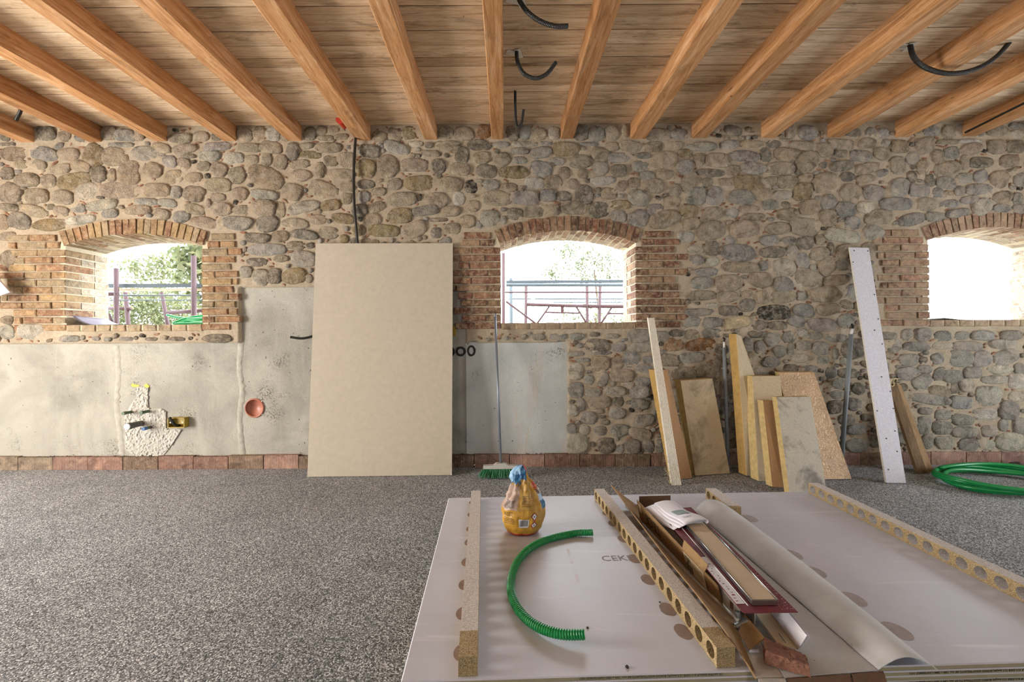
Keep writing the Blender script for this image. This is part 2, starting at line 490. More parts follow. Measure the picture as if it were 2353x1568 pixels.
def empty(name, loc=(0, 0, 0)):
    o = bpy.data.objects.new(name, None); o.location = loc
    o.empty_display_size = 0.1
    col.objects.link(o); return o
def tag(o, label, cat, group=None):
    o['label'] = label; o['category'] = cat
    if group: o['group'] = group
    return o
def struct(o, label=None, cat=None):
    o['kind'] = 'structure'
    if label: o['label'] = label
    if cat: o['category'] = cat
    return o
def smooth_path(pts, n):
    """Catmull-Rom through pts"""
    P = [Vector(p) for p in pts]
    P = [P[0] * 2 - P[1]] + P + [P[-1] * 2 - P[-2]]
    out = []; m = len(P) - 3
    for i in range(n + 1):
        t = i / n * m; k = min(int(t), m - 1); t -= k
        a, b, c, d = P[k:k + 4]
        out.append(0.5 * ((2 * b) + (c - a) * t + (2 * a - 5 * b + 4 * c - d) * t * t + (3 * b - a - 3 * c + d) * t ** 3))
    return out
def resample(path, step):
    out = [path[0]]; acc = 0.0
    for a, b in zip(path, path[1:]):
        L = (b - a).length; pos = step - acc
        while pos <= L:
            out.append(a.lerp(b, pos / L)); pos += step
        acc = (acc + L) % step
    return out
def corrugated(pts, r, pitch=0.006, depth=0.12, seg=12):
    path = resample(smooth_path(pts, 160), pitch / 3)
    return MB().tube(path, r, seg, rfun=lambda i: r * (1.0 if i % 3 else 1.0 - depth))
def text(name, body, size, mtl, parent, mw, align='LEFT'):
    cu = bpy.data.curves.new(name, 'FONT'); cu.body = body; cu.size = size
    cu.align_x = align; cu.extrude = 0.0002; cu.resolution_u = 2
    cu.materials.append(mtl)
    tmp = bpy.data.objects.new(name, cu); col.objects.link(tmp)
    bpy.context.view_layer.update()
    me = bpy.data.meshes.new_from_object(tmp.evaluated_get(bpy.context.evaluated_depsgraph_get()))
    bpy.data.objects.remove(tmp); me.name = name
    o = bpy.data.objects.new(name, me); col.objects.link(o)
    if parent is not None:
        o.parent = parent
        mw = Matrix.Translation(-parent.location) @ mw
    o.matrix_local = mw
    return o
def frame(o, ex, ey):
    ex = Vector(ex).normalized(); ez = ex.cross(Vector(ey)).normalized(); ey = ez.cross(ex)
    M = Matrix((ex, ey, ez)).transposed().to_4x4(); M.translation = Vector(o); return M
def n3(x, y, z=0.0, s=1.0):
    return mnoise.noise(Vector((x * s, y * s, z * s)))

# ================================================================== THE SETTING
WT = 0.40                      # wall thickness
ZB, ZC = 2.916, 3.048          # underside of the joists, underside of the boards
XL, XR, YR = -5.8, 5.8, -8.4   # gable walls and rear wall

# ---- floor: no-fines screed, gently uneven
def floor_pt(u, v):
    x = XL + u * (XR - XL); y = YR + v * (0.06 - YR)
    return (x, y, 0.006 * n3(x, y, 3, 1.1) - 0.004)
floor = MB().grid(floor_pt, 130, 90).build('floor', MT['floor'], smooth=True)
struct(floor, 'dark grey pebbly screed floor', 'floor')

# ---- gable walls and rear wall with door openings (outside the frame)
def wall_with_hole(name, a, b, zt, holes, thick, mtl):
    """a, b: ends (x, y) of the wall; holes: (from, to, z0, z1) along it"""
    a = Vector((a[0], a[1], 0)); b = Vector((b[0], b[1], 0)); L = (b - a).length; d = (b - a) / L
    nrm = Vector((d.y, -d.x, 0)) * thick
    mb = MB(); cuts = sorted(holes)
    def piece(s0, s1, z0, z1):
        if s1 - s0 < 1e-4 or z1 - z0 < 1e-4: return
        p, q = a + d * s0, a + d * s1
        mb.quad_box([(p.x, p.y, z0), (q.x, q.y, z0), (q.x + nrm.x, q.y + nrm.y, z0), (p.x + nrm.x, p.y + nrm.y, z0),
                     (p.x, p.y, z1), (q.x, q.y, z1), (q.x + nrm.x, q.y + nrm.y, z1), (p.x + nrm.x, p.y + nrm.y, z1)])
    s = 0.0
    for h0, h1, z0, z1 in cuts:
        piece(s, h0, 0, zt); piece(h0, h1, 0, z0); piece(h0, h1, z1, zt); s = h1
    piece(s, L, 0, zt)
    o = mb.build(name, mtl); struct(o, 'plain limewashed wall with doorway', 'wall'); return o
wall_with_hole('wall_left', (XL, YR), (XL, 0.0), 3.2, [(-YR - 3.7, -YR - 1.9, 0, 2.25)], -0.3, MT['shell'])
wall_with_hole('wall_right', (XR, YR), (XR, 0.0), 3.2, [(-YR - 2.8, -YR - 1.2, 0, 2.2)], 0.3, MT['shell'])
wall_with_hole('wall_rear', (XL, YR), (XR, YR), 3.2, [(-XL - 3.25, -XL - 1.95, 0.8, 2.1), (-XL + 1.95, -XL + 3.25, 0.8, 2.1)], 0.3, MT['shell'])

# ---- ceiling: joists and boards
ceiling = MB().box((0, (YR + WT) / 2, 3.13), (XR - XL + 0.6, -YR + WT + 0.3, 0.06)).build('ceiling', MT['deck_dark'])
struct(ceiling, 'exposed timber ceiling of boards on joists', 'ceiling')
ceiling_loc = ceiling.location
k_px = D / F_PX
def wx_at(px, z, y=0.0):
    """x on the wall plane for a pixel column at height z"""
    py = CY - (z - H) * F_PX / (D + y)
    for _ in range(3):
        p = PY(px, py, y); py += (p.z - z) * F_PX / (D + y)
    return p.x
joist_x = []
for px, w in ((-75, .12), (80, .12), (235, .125), (385, .12), (544, .12), (693, .125), (852, .13), (1004.5, .11), (1158, .108), (1317, .115)):
    xr = wx_at(px, ZB); joist_x.append((xr - w, xr))
for px, w in ((1448, .135), (1590, .13), (1750, .125), (1902, .12), (2057, .12), (2212, .12), (2367, .12)):
    xl = wx_at(px, ZB); joist_x.append((xl, xl + w))
for q in (1, 2):
    joist_x.insert(0, (joist_x[0][0] - 0.6, joist_x[0][1] - 0.6))
joist_x.append((joist_x[-1][0] + 0.6, joist_x[-1][1] + 0.6))
for ji, (xa, xb) in enumerate(joist_x):
    if xa < XL or xb > XR: continue
    mb = MB(); ns = 34; ring = []
    y0, y1 = YR + 0.02, 0.20
    wane = rng.uniform(0.004, 0.016)
    for i in range(ns + 1):
        y = y0 + (y1 - y0) * (1 - (1 - i / ns) ** 1.0)
        bow = 0.007 * n3(ji * 3.1, y, 1, .7)
        w0 = 0.004 + wane * max(0, n3(ji * 5.3, y, 2, 1.9)) * 1.6
        w1 = 0.004 + wane * max(0, n3(ji * 9.7, y, 5, 1.9)) * 1.6
        xs0, xs1 = xa + bow, xb + bow + 0.004 * n3(ji, y, 8, 1.3)
        zb = ZB + 0.005 * n3(ji * 2.2, y, 9, 1.0)
        ring.append([(xs0, y, ZC + .004), (xs0, y, zb + w0), (xs0 + w0, y, zb), (xs1 - w1, y, zb), (xs1, y, zb + w1), (xs1, y, ZC + .004)])
    for r in ring: mb.v += r
    for i in range(ns):
        for k in range(5):
            a = i * 6 + k; mb.f.append((a, a + 1, a + 7, a + 6)); mb.m.append(0)
    mb.f.append(tuple(range(6))); mb.m.append(0)
    mb.build('joist', MT['joist'], ceiling, loc=((xa + xb) / 2, -3.0, ZB))
# boards: seams measured on the visible ones, then plausible widths behind the camera
seam_d = [2.417, 2.610, 2.739, 2.863, 2.960, 3.085, 3.187, 3.273, 3.382, 3.532, 3.667, 3.775]
seams = [d - D for d in seam_d]
while seams[0] > YR: seams.insert(0, seams[0] - rng.choice((.17, .19, .12, .15, .18)))
jc = sorted((a + b) / 2 for a, b in joist_x if a > XL and b < XR)
for r, (ya, yb) in enumerate(zip(seams, seams[1:])):
    cuts = [XL]; k = rng.randrange(2, 7)
    while k < len(jc) - 2:
        cuts.append(jc[k]); k += rng.choice((5, 6, 7, 8))
    cuts.append(XR)
    for xa, xb in zip(cuts, cuts[1:]):
        dz = rng.uniform(-.0015, .003); g = rng.uniform(.0018, .0042)
        mb = MB(); n = max(2, int((xb - xa) / .35)); rows = []
        for i in range(n + 1):
            x = xa + .001 + (xb - xa - .002) * i / n
            e0 = .0012 * n3(x, r * 3.7, 0, 2.5); e1 = .0012 * n3(x, r * 3.7, 7, 2.5)
            cup = .0015 * n3(x, r, 3, 1.4)
            rows.append([(x, ya + g + e0, ZC + .022), (x, ya + g + e0, ZC + dz + .0015), (x, ya + g + e0 + .002, ZC + dz), (x, (ya + yb) / 2, ZC + dz + cup),
                         (x, yb - g + e1 - .002, ZC + dz), (x, yb - g + e1, ZC + dz + .0015), (x, yb - g + e1, ZC + .022)])
        for q in rows: mb.v += q
        for i in range(n):
            for k2 in range(6):
                a = i * 7 + k2; mb.f.append((a, a + 7, a + 8, a + 1)); mb.m.append(0)
        mb.f.append(tuple(range(7))); mb.m.append(0)
        mb.f.append(tuple(range(n * 7 + 6, n * 7 - 1, -1))); mb.m.append(0)
        mb.build('plank', MT['plank'], ceiling, loc=((xa + xb) / 2, (ya + yb) / 2, ZC))

# ---- window openings: (x0, x1, sill z, spring z, crown z)
def win(pxl, pxr, pys, pysp, pyc):
    m = (pxl + pxr) / 2
    return (PY(pxl, 650).x, PY(pxr, 650).x, PY(m, pys).z, PY(m, pysp).z, PY(m, pyc).z)
WIN = [win(152, 466, 747, 563, 537), win(1149, 1461, 742, 557.5, 530), win(2132, 2445, 735.5, 551, 522)]
def arch_z(w, x, extra=0.0):
    x0, x1, zs_, zp, zc = w
    c = (x0 + x1) / 2; hw = (x1 - x0) / 2; rise = zc - zp
    R = (hw * hw + rise * rise) / (2 * rise); cz = zc - R
    d = (R + extra) ** 2 - (x - c) ** 2
    return cz + math.sqrt(max(d, 0)), R, c, cz
def in_window(x, z, grow=0.0):
    for w in WIN:
        if w[0] - grow < x < w[1] + grow and w[2] - grow < z < arch_z(w, min(max(x, w[0]), w[1]))[0] + grow:
            return True
    return False

# ---- zones on the stone wall
Z_BASE = 0.108
px2x = lambda px: PY(px, 780).x
px2z = lambda px, py: PY(px, py).z
PLX = [px2x(549), px2x(1070), px2x(1305)]
PLZ = [px2z(300, 789), px2z(640, 659), px2z(1190, 786)]
def plaster_top(x):
    if x < PLX[0]: return PLZ[0] + .010 * n3(x, 1, 0, 3.0) + .006 * n3(x, 5, 0, 17)
    if x < PLX[1]: return PLZ[1] + .004 * n3(x, 2, 0, 9)
    if x < PLX[2]: return PLZ[2] + .006 * n3(x, 3, 0, 9)
    return -1
DR = PY(585, 938, 0.03); DR_R = 0.078          # drain hole
# ---- heightfield resolution for the mask
RES = 0.008
GX0, GX1, GZ1 = -5.82, 5.82, 3.14
nx, nz = int((GX1 - GX0) / RES), int(GZ1 / RES)
gx = GX0 + (np.arange(nx) + .5) * RES; gz = (np.arange(nz) + .5) * RES
occ = np.zeros((nz, nx), bool)
# brick work around each window: (left reach px, right reach px) measured from the jambs, per course (ragged)
BRICK_REACH = [(150, 86), (108, 112), (118, 60)]
for w, (rl, rr) in zip(WIN, BRICK_REACH):
    xa, xb = w[0] - rl * k_px, w[1] + rr * k_px
    zt = w[3] + .155
    occ |= ((gx[None, :] > xa) & (gx[None, :] < xb) & (gz[:, None] > w[2] - .075) & (gz[:, None] < zt - .03))
    a = np.array([arch_z(w, x, .14)[0] for x in gx])
    inside = (gx > w[0] - .09) & (gx < w[1] + .09)
    occ |= inside[None, :] & (gz[:, None] > w[2] - .075) & (gz[:, None] < a[None, :])
pt = np.array([plaster_top(x) for x in gx])
occ |= gz[:, None] < np.maximum(pt, Z_BASE)[None, :] + .006
for xa, xb in joist_x:
    occ |= (gx[None, :] > xa - .01) & (gx[None, :] < xb + .01) & (gz[:, None] > ZB - .012)
occ[:, :] |= gz[:, None] > 3.043

# ---- the stones one can tell apart, read off the wall: x y w h [turn] [tone] in units of 1/4.9 pixel from the corner given
STONES = {
(0, 280): "520 130 210 160 0 d;730 160 140 110;60 175 110 90 0 d;900 190 120 70 20 g;1230 130 170 160;1420 155 220 130 0 g;1570 140 120 140;2030 185 250 110;2260 165 180 110;60 255 110 35;1370 262 280 55 0 g;150 360 260 150 -5;480 360 320 150 10 g;790 370 240 130 -8;1070 375 230 230 30 o;1310 395 260 200;1680 365 330 160 5 g;2080 310 290 90 -5;1820 290 210 100 20;1910 450 150 130 0 g;2070 470 140 120;2120 390 180 50 -3;2290 380 130 90;2290 500 150 110 0 d;240 480 130 100;440 500 160 140 20;680 535 220 110 -10;910 500 240 110 12;1450 570 250 250;1720 540 220 160 15;1110 590 170 170 -20 d;1260 600 100 140 10;1960 620 200 140 -10;2180 630 180 110;80 585 150 140 10 d;310 655 270 150 3;550 670 160 140;840 670 360 170 -5 o;100 795 290 210 15;420 840 260 160;710 850 230 150 10;1000 785 270 170 -15 l;1355 770 400 180;1760 770 280 150;1980 790 130 140 0 g;2185 810 240 170 15;1650 900 250 80 2 g;1890 915 220 90 10 g;1140 940 330 110 -8 l;880 970 170 100 5 g;690 1010 170 110 8;390 1005 300 120 10;100 965 210 80 5;220 1125 240 200 0 d;580 1160 370 130 -5 o;920 1105 310 100 -8 l;1240 1030 190 100 0 g;1555 995 300 100 -3;1820 1040 180 120 10;2040 1070 190 120 5 g;2200 985 220 110 8;2280 1130 220 100 10;40 1130 110 160;90 1290 190 90 -5;1130 855 85 35 5 d;265 750 80 30 0 d;570 960 90 60",
(440, 280): "610 150 160 150;770 135 130 160;920 135 150 160 0 l;1060 165 110 100;285 165 130 90 0 d;1335 130 150 140 0 d;1470 95 110 90;1600 90 120 90;1510 185 180 60;1690 170 160 65;290 280 290 90 -3 g;650 290 280 90 5;900 290 240 130 10;1140 330 140 180 15 d;1290 270 180 70;1540 290 300 110;1340 370 240 80 5 o;200 385 250 100 0 g;480 410 200 120 0 l;680 430 150 100;850 420 110 160;1000 460 150 160 20;1220 480 240 90 -5;1445 540 110 170;1570 440 150 120;1750 430 180 160;310 535 180 150 20;520 600 180 180 -20;840 620 390 230 20;1240 600 230 120 5;1690 600 280 140 5;300 710 280 150 5;1130 790 230 180 20;1490 770 310 180 20;1760 730 180 120;545 810 180 140 10;290 850 170 100;820 820 310 100 8 g;195 925 60 100;335 985 240 140;570 1000 190 110 -5;825 970 240 180 5;1005 990 100 170;1260 960 340 130 -10 l;1570 940 220 120 -10 o;1750 860 130 130;1900 1000 180 140 0 d;170 1140 330 110 12;520 1140 360 150 5 g;850 1150 250 180 -5 d;1170 1145 280 110 5;1430 1100 180 110;1710 1090 240 110 5 o;740 1310 270 110 5 d;1000 1290 190 120 -5;1270 1270 310 100 5 d;1550 1250 210 130;850 1440 410 140 0 g;1180 1395 200 90;1240 1510 190 110 5;1000 1540 180 80;1960 535 210 200 5 o;2210 500 240 230;2000 330 250 130 10 d;1960 705 200 100 -3 d;2110 790 160 90 -5;1940 845 130 130 0 g;2290 700 170 130;2090 960 190 110 -15;2050 1100 180 120;2170 1230 330 130 5 o;2120 170 170 120;2000 1350 220 60",
(880, 280): "140 140 150 150;300 125 150 140 0 o;710 125 160 150;915 130 200 150 5;1130 120 160 160 0 r;1450 145 150 130 0 d;1605 125 120 150 0 g;1765 135 140 130;1930 130 130 140 0 l;2220 120 170 160 0 d;160 300 270 130 15 g;375 250 160 65 0 l;520 265 90 60 0 d;730 265 290 100 3;1080 265 250 115 3 d;1320 262 200 65 0 g;1595 250 290 60 0 l;1840 243 140 45 0 g;2055 305 290 145 0 o;545 355 210 70 5;890 380 150 170 20 d;1120 400 210 130 -8;1540 330 200 70 3 g;1780 345 240 130 -5 g;1345 430 190 140 -30;1540 435 160 80 0 g;1945 450 190 90 0 g;2210 445 240 140;360 490 300 140;630 500 160 150 0 d;870 530 220 140 10;1160 555 220 150 5 d;1470 570 320 130 -3 o;1780 530 250 160 12 g;2045 575 130 130;2250 585 120 105;410 690 290 170 -3 o;765 705 240 170;990 730 145 140 0 k;1215 710 180 110 0 g;1420 740 190 95 3;1710 690 210 120 0 l;1925 680 190 150 10;2135 700 120 115;210 870 310 150 -3;605 880 250 170;855 865 125 150 0 l;1285 860 330 160 5;1600 855 270 160 0 g;1850 830 180 130 0 g;2035 840 170 110 0 d;2260 820 200 210 0 d;1000 950 170 130;190 1060 270 160 0 o;480 1000 290 110 -5 g;760 1010 200 120;1490 1040 180 130 5 d;1725 1000 260 140 -8;1925 990 140 110;2150 970 280 150 5;1205 1090 230 170 0 l;955 1120 165 140;350 1220 270 170 -20;605 1250 130 110 0 d;785 1205 160 130;620 1105 200 45;1080 1160 70 80 0 g;1355 1110 70 90 0 g;420 850 40 70 0 k",
(1320, 280): "240 140 170 160 0 g;420 125 155 170;570 110 80 150;170 250 230 40 0 g;640 280 280 120 5;890 285 210 110;420 280 150 100;290 370 190 150 25;520 400 300 100 0 g;780 380 180 70 0 g;950 150 260 130;1185 140 190 110 0 g;1130 265 160 90;1430 280 310 105 0 g;1740 260 200 100 0 g;1980 250 270 80;2240 250 150 80 0 d;1010 435 270 180 -10;1250 360 160 100 0 o;1400 430 120 150;1615 435 260 160;1905 385 320 130 5 g;2155 370 120 150 0 d;295 530 165 140 0 g;500 550 165 140 0 d;740 500 190 110 0 g;1245 510 180 150 5 g;1525 575 290 90 3 d;1790 550 140 120;2010 525 270 140 5 g;320 665 260 90 -3 l;530 730 100 120;670 690 120 120;825 610 175 100 0 g;1035 600 200 110 5;895 725 220 150 5;1285 680 150 230 25;1130 775 140 140 20;1370 840 220 190 5 g;1490 685 130 110 0 d;1580 840 190 200 0 g;1700 680 170 90;1960 685 330 160 3 o;2205 665 150 90;1880 850 280 160 8 g;2110 820 200 130;390 810 170 130 10;720 860 220 180 25 g;520 935 215 100 3 o;1100 900 160 130;910 990 190 120 0 g;270 990 230 160 0 d;490 1070 190 130 0 g;720 1090 220 190 0 g;1020 1100 340 180 -12;1295 1005 190 130 0 o;1565 1030 200 150;1770 1025 130 110 0 l;1970 980 230 90;2200 930 170 120 0 g;2040 1070 260 80 -2;1310 1150 200 130 -5;1540 1230 310 190 -15;1915 1215 320 180 -3;1250 1290 180 120 0 l;1365 1440 180 90 0 l;1545 1425 150 170 0 d;1840 1470 400 170 3 g",
(1560, 280): "1250 110 120 150;1440 125 200 160 0 g;2160 130 120 130 0 g;2290 130 120 110 0 g;1380 270 250 100 5;1830 260 290 110 5;2110 245 210 110;1210 370 260 160 5;1445 450 260 210 -20;1140 525 310 140;1640 320 180 150 20;1815 355 140 90 0 d;2040 385 230 130 5 g;2280 360 180 140;1830 500 250 110 -5 d;2120 525 260 110 -10;1630 490 60 70 0 d;1330 570 60 60 0 d;1215 680 210 140;1420 635 180 100 -10;1900 620 150 100 0 d;2100 640 200 90;1660 690 310 210 -5;1390 790 210 190 0 o;1160 825 210 100 0 l;1940 800 260 180;2190 810 230 170 0 g;1680 905 170 150 -20 g;1875 985 230 150 5 g;2100 965 200 130 0 l;1460 960 200 160 -10;1220 1040 220 130 -5;1680 1080 190 170;1950 1140 180 130 0 g;2240 1080 280 170;1110 1200 260 130;1420 1180 330 190;2185 1250 210 160 0 g;1850 1280 380 150 8 l;1020 1340 200 120 0 g;1235 1340 170 90 0 g;1410 1370 190 150 0 d;1585 1330 110 110;1055 1470 280 120 0 d;1265 1460 120 140 0 l;1580 1490 190 150;1705 1430 80 140 0 d;1870 1460 180 150 -20;2130 1420 160 120",
(1873, 280): "930 490 190 190 -10;950 280 200 140;1240 270 210 170 -15;1490 225 220 60;1740 220 270 45 0 l;1310 100 190 110 0 g;1510 110 160 140;2060 110 250 130;2270 140 160 100 0 l;2270 40 160 70 0 g;2030 280 190 160;2250 280 210 140 0 d;1750 310 220 130 -3;1540 350 170 130 0 g;1380 390 150 150;1095 400 130 150 0 g;1210 510 140 150;1475 530 270 150 -15;1680 460 100 150;1870 460 270 120 0 d;2180 440 210 130;2300 650 130 160 0 g;2070 650 200 180;1865 620 170 130 -20 g;1675 635 170 110 0 g;1295 660 110 130 0 d;1090 620 110 120 0 d;1480 690 230 130 10 g;940 740 220 190 -25 g;1170 770 230 140 5 g;1500 820 130 80;1380 800 110 110 0 g;1630 780 110 110 0 g;1850 760 310 110 0 g;2110 850 210 120;2280 870 120 140 0 g;1730 880 190 90 -10 g;910 930 340 130 0 g;1260 930 230 140;1500 925 230 90 0 g;1870 960 220 170 -20 l;2100 975 200 90 0 g;2300 990 150 110 0 g;1090 1100 280 130 -10 g;1350 1070 200 110 0 g;1610 1030 270 90 -8 g",
(1560, 540): "370 300 140 110 0 l;310 415 260 90 0 g;670 360 370 120 3;945 350 100 110 0 g;1180 365 250 190 -5 l;1665 355 190 170 -30;1390 295 150 180 0 g;1850 340 150 120 0 g;1510 370 70 80 0 l;250 540 220 130 0 g;555 540 290 180;920 505 270 160;1175 555 210 170 0 g;1430 500 310 220 20;1755 515 270 120 -8;270 685 320 110;545 700 240 120;750 665 130 90;935 700 150 150;1170 700 250 140;1385 690 140 100 0 g;1660 670 400 170 -3;765 790 170 140 0 d;365 790 130 50 0 l;230 870 350 80 0 g;555 855 190 120 0 d;1060 875 340 170 0 k;1415 855 230 140 8 g;1685 835 250 130 -5;150 985 180 110 0 g;365 990 230 120 0 g;645 985 310 130 -5 y;900 1015 170 110 0 d;1110 1020 220 100 0 d;1330 980 190 120 20 g;1600 1015 320 140 3 g;1875 970 170 150 -30 g;150 1130 160 110;385 1110 220 100 0 g;865 1120 190 80 0 d;1050 1180 180 150 0 g;1245 1145 160 120 -30 g;1390 1100 110 90 0 l;1530 1140 160 80 0 g;1765 1160 230 90 3 g;240 1240 330 130 -5 r;780 1230 120 150 0 g;910 1270 120 150 -20 g;1130 1310 150 130 0 g;1260 1290 70 150 0 g;1395 1250 170 110 0 g;1590 1280 170 150 0 g;1960 1280 260 210 0 d;150 1380 290 120 0 g;480 1290 150 110 0 d;480 1420 150 120 0 d;1030 1430 200 120 0 g;1360 1390 190 100 0 l;1620 1410 130 80 0 g;1250 1510 180 100 0 d;1480 1510 160 80 0 g;1700 1530 120 110;1765 1340 60 120 0 g",
(1200, 740): "180 170 160 70 0 g;20 170 60 60 0 g;410 165 190 70 0 g;610 165 170 75 0 g;820 140 110 50 0 d;1020 160 150 50 0 g;835 260 270 130 0 d;1090 280 150 110 0 g;1310 160 250 150 0 g;1330 290 270 110 0 l;1560 165 170 110 0 g;1745 130 170 85 0 d;1915 150 160 100 0 g;1710 255 230 130 0 r;650 270 80 50 0 g;880 350 230 45 0 g;610 360 180 60 0 g;690 430 150 45 0 g;880 470 200 160 -10;1060 470 160 130;1220 420 170 180 20 g;1410 430 110 90 0 g;1660 430 190 130;600 560 160 180 0 l;750 650 120 110 0 g;910 640 120 160 15 g;1130 605 260 150 5;1370 545 190 120 0 g;1350 675 180 110 0 g;1200 715 120 80 0 l;1790 590 300 140 -10;2100 570 270 170;610 770 160 170 0 g;800 800 190 105 0 g;1050 780 230 100 0 g;1320 790 240 130 -3 g;870 910 260 130 -10;1080 895 130 110 0 d;1200 910 60 40 0 d;1330 930 220 110 5 g;670 930 90 130 0 g;570 1000 120 120 0 l;1075 1030 190 120 0 g;885 1010 70 50 0 d;905 1070 70 40 0 d;750 1080 190 130 0 g;940 1130 100 60 0 d;1370 1110 240 130 -5 g;880 1225 150 100 0 g;1105 1220 200 130 0 g;1340 1260 260 120 10;700 1220 110 100 0 l;560 1210 100 120 0 g;620 1370 220 220 0 l;955 1390 210 160 0 d;1240 1400 180 150 0 d;1410 1410 150 140 0 g;1100 1430 90 100 0 g;790 1380 60 60 0 d;1540 1400 110 140 0 g",
(1873, 740): "820 155 190 85 0 d;1040 145 140 130 0 g;1210 140 180 140 0 g;1435 160 180 110 0 g;1650 155 160 90 0 g;1880 155 240 110 0 g;2210 150 240 110 0 g;890 270 140 140 -20 g;1130 280 280 100 0 g;1425 270 200 80 0 l;1710 270 320 100 0 g;2140 250 340 100 0 l;1045 430 210 130 0 g;1375 415 130 120 -20 g;1620 410 280 170 0 g;1870 415 220 170 -15 g;2140 400 260 160 -15 l;2300 530 130 120 0 g;1040 585 250 140 0 g;1235 535 160 100 0 g;1390 595 110 150 15 g;1545 610 210 140 0 g;1770 570 200 120 0 g;2070 540 270 90 0 l;2010 650 270 90 0 l;2260 670 200 160 0 l;1205 680 210 170 -35 g;1400 785 230 140 10;1550 740 110 140 0 d;1695 715 170 140 0 l;1280 870 430 110 8 g;1650 910 270 140 5 g;1945 835 280 220 0 l;2180 990 230 190 15 g;2290 840 200 110 0 l;1240 1005 150 80 0 g;1435 1045 170 120 0 g;1645 1100 220 120 5 g;1905 1040 250 130 0 l;1220 1165 150 190 0 g;1425 1190 210 150 0 g;1680 1240 290 120 0 g;1960 1230 180 120 0 l;2120 1160 110 130 0 g;2300 1170 160 170 0 g;1450 1360 190 150 0 l;1720 1385 220 130 0 g;1935 1390 160 110 0 l;2200 1350 320 190 0 l;1260 1350 130 170 0 g;490 755 150 130 0 d;220 960 180 140 0 d;440 930 160 140 0 g;460 1210 240 110 0 g;470 1390 250 140 0 g;590 1080 140 80 0 d;680 1340 150 140 0 d;270 690 160 120 0 g;180 570 120 120 0 g;370 580 220 110 0 d;240 820 150 90 0 g;350 1100 180 110 0 d",
(0, 460): "90 660 170 190;180 885 190 45;90 1350 130 90;90 1490 165 150 0 l;375 1480 300 160 0 l;790 1560 220 70 0 g;1080 1560 90 45 0 g;1215 1570 90 45 0 g;1425 1565 150 45 0 g;1710 1565 135 38 0 d;2000 1565 180 45 0 d;2445 1558 330 90 0 d;2775 808 142 120 0 g;2895 700 225 90 0 d;2940 870 180 180 0 l;3090 855 150 165 0 d;3315 855 270 165 0 o;3480 885 90 90;3420 660 285 165 0 g",
}
TONES = {'b': 'a69680', 'g': '9e9990', 'd': '837a6c', 'l': 'c0b8a8', 'o': '928060', 'y': 'c2b189', 'r': '9a7048', 'k': '3c382f'}
def tone(c, r):
    a = np.array(rgb(TONES[c])[:3]); k = r.uniform(.85, 1.18)
    return a * k * np.array([1 + r.uniform(-.04, .05), 1, 1 + r.uniform(-.06, .06)])
stones = []                                   # x, z, w, h, turn, tint
for (ox, oy), s in STONES.items():
    for e in s.split(';'):
        q = e.split(); x, y, w, h = (float(a) for a in q[:4])
        rot = float(q[4]) if len(q) > 4 else 0.0
        tn = q[5] if len(q) > 5 else 'b'
        p = PY(ox + x / 4.9, oy + y / 4.9)
        if in_window(p.x, p.z, .02): continue
        stones.append((p.x, p.z, w / 4.9 * k_px * 1.07, h / 4.9 * k_px * 1.09, -math.radians(rot), tone(tn, rng)))
def stamp(x, z, w, h, rot, grow=0.0):
    r = max(w, h) / 2 + grow + RES
    i0, i1 = max(0, int((x - r - GX0) / RES)), min(nx, int((x + r - GX0) / RES) + 1)
    j0, j1 = max(0, int((z - r) / RES)), min(nz, int((z + r) / RES) + 1)
    if i0 >= i1 or j0 >= j1: return None
    X, Z = np.meshgrid(gx[i0:i1] - x, gz[j0:j1] - z)
    c, s_ = math.cos(rot), math.sin(rot)
    U = (X * c + Z * s_) / (w / 2 + grow); V = (-X * s_ + Z * c) / (h / 2 + grow)
    return (slice(j0, j1), slice(i0, i1)), (np.abs(U) ** 2.6 + np.abs(V) ** 2.6) < 1
keep = []
smask = np.zeros_like(occ)
for st in sorted(stones, key=lambda a: -a[2] * a[3]):
    r = stamp(*st[:5])
    if r is None or not r[1].any(): continue
    ov = (smask[r[0]] & r[1]).sum() / r[1].sum()
    if ov > .33: continue                     # read twice from neighbouring crops
    keep.append(st); smask[r[0]] |= r[1]
stones = keep
named = sorted(stones, key=lambda a: -a[2] * a[3])[:300]
rest = sorted(stones, key=lambda a: -a[2] * a[3])[300:]
occ2 = occ | smask
# fill what is left with smaller stones, then with pebbles and brick slivers
def fill(n, wr, hr, grow, tones, out, rotr=25):
    for _ in range(n):
        x, z = rng.uniform(GX0, GX1), rng.uniform(.1, 3.04)
        j, i = int(z / RES), int((x - GX0) / RES)
        if occ2[min(j, nz - 1), min(i, nx - 1)]: continue
        w, h = rng.uniform(*wr), rng.uniform(*hr); rot = math.radians(rng.uniform(-rotr, rotr))
        r = stamp(x, z, w, h, rot, grow)
        if r is None or (occ2[r[0]] & r[1]).any(): continue
        r2 = stamp(x, z, w, h, rot)
        occ2[r2[0]] |= r2[1]; smask[r2[0]] |= r2[1]
        tn = rng.choice(tones) if isinstance(tones, str) else tones
        out.append((x, z, w, h, rot, tone(tn, rng) if isinstance(tn, str) else np.array(tn) * rng.uniform(.7, 1.2)))
fillers, chips = [], []
fill(5000, (.18, .28), (.12, .18), .004, 'bbbgggdlo', fillers)
fill(7000, (.12, .18), (.08, .12), .003, 'bbbgggdlo', fillers)
fill(9000, (.07, .11), (.05, .08), .003, 'bbggdlo', fillers)
fill(14000, (.04, .06), (.03, .045), .002, 'bggdk', fillers)
fill(9000, (.045, .075), (.016, .022), .003, rgb('8c5f4b')[:3], chips, 40)
fill(9000, (.022, .04), (.014, .02), .003, rgb('8c5f4b')[:3], chips, 60)

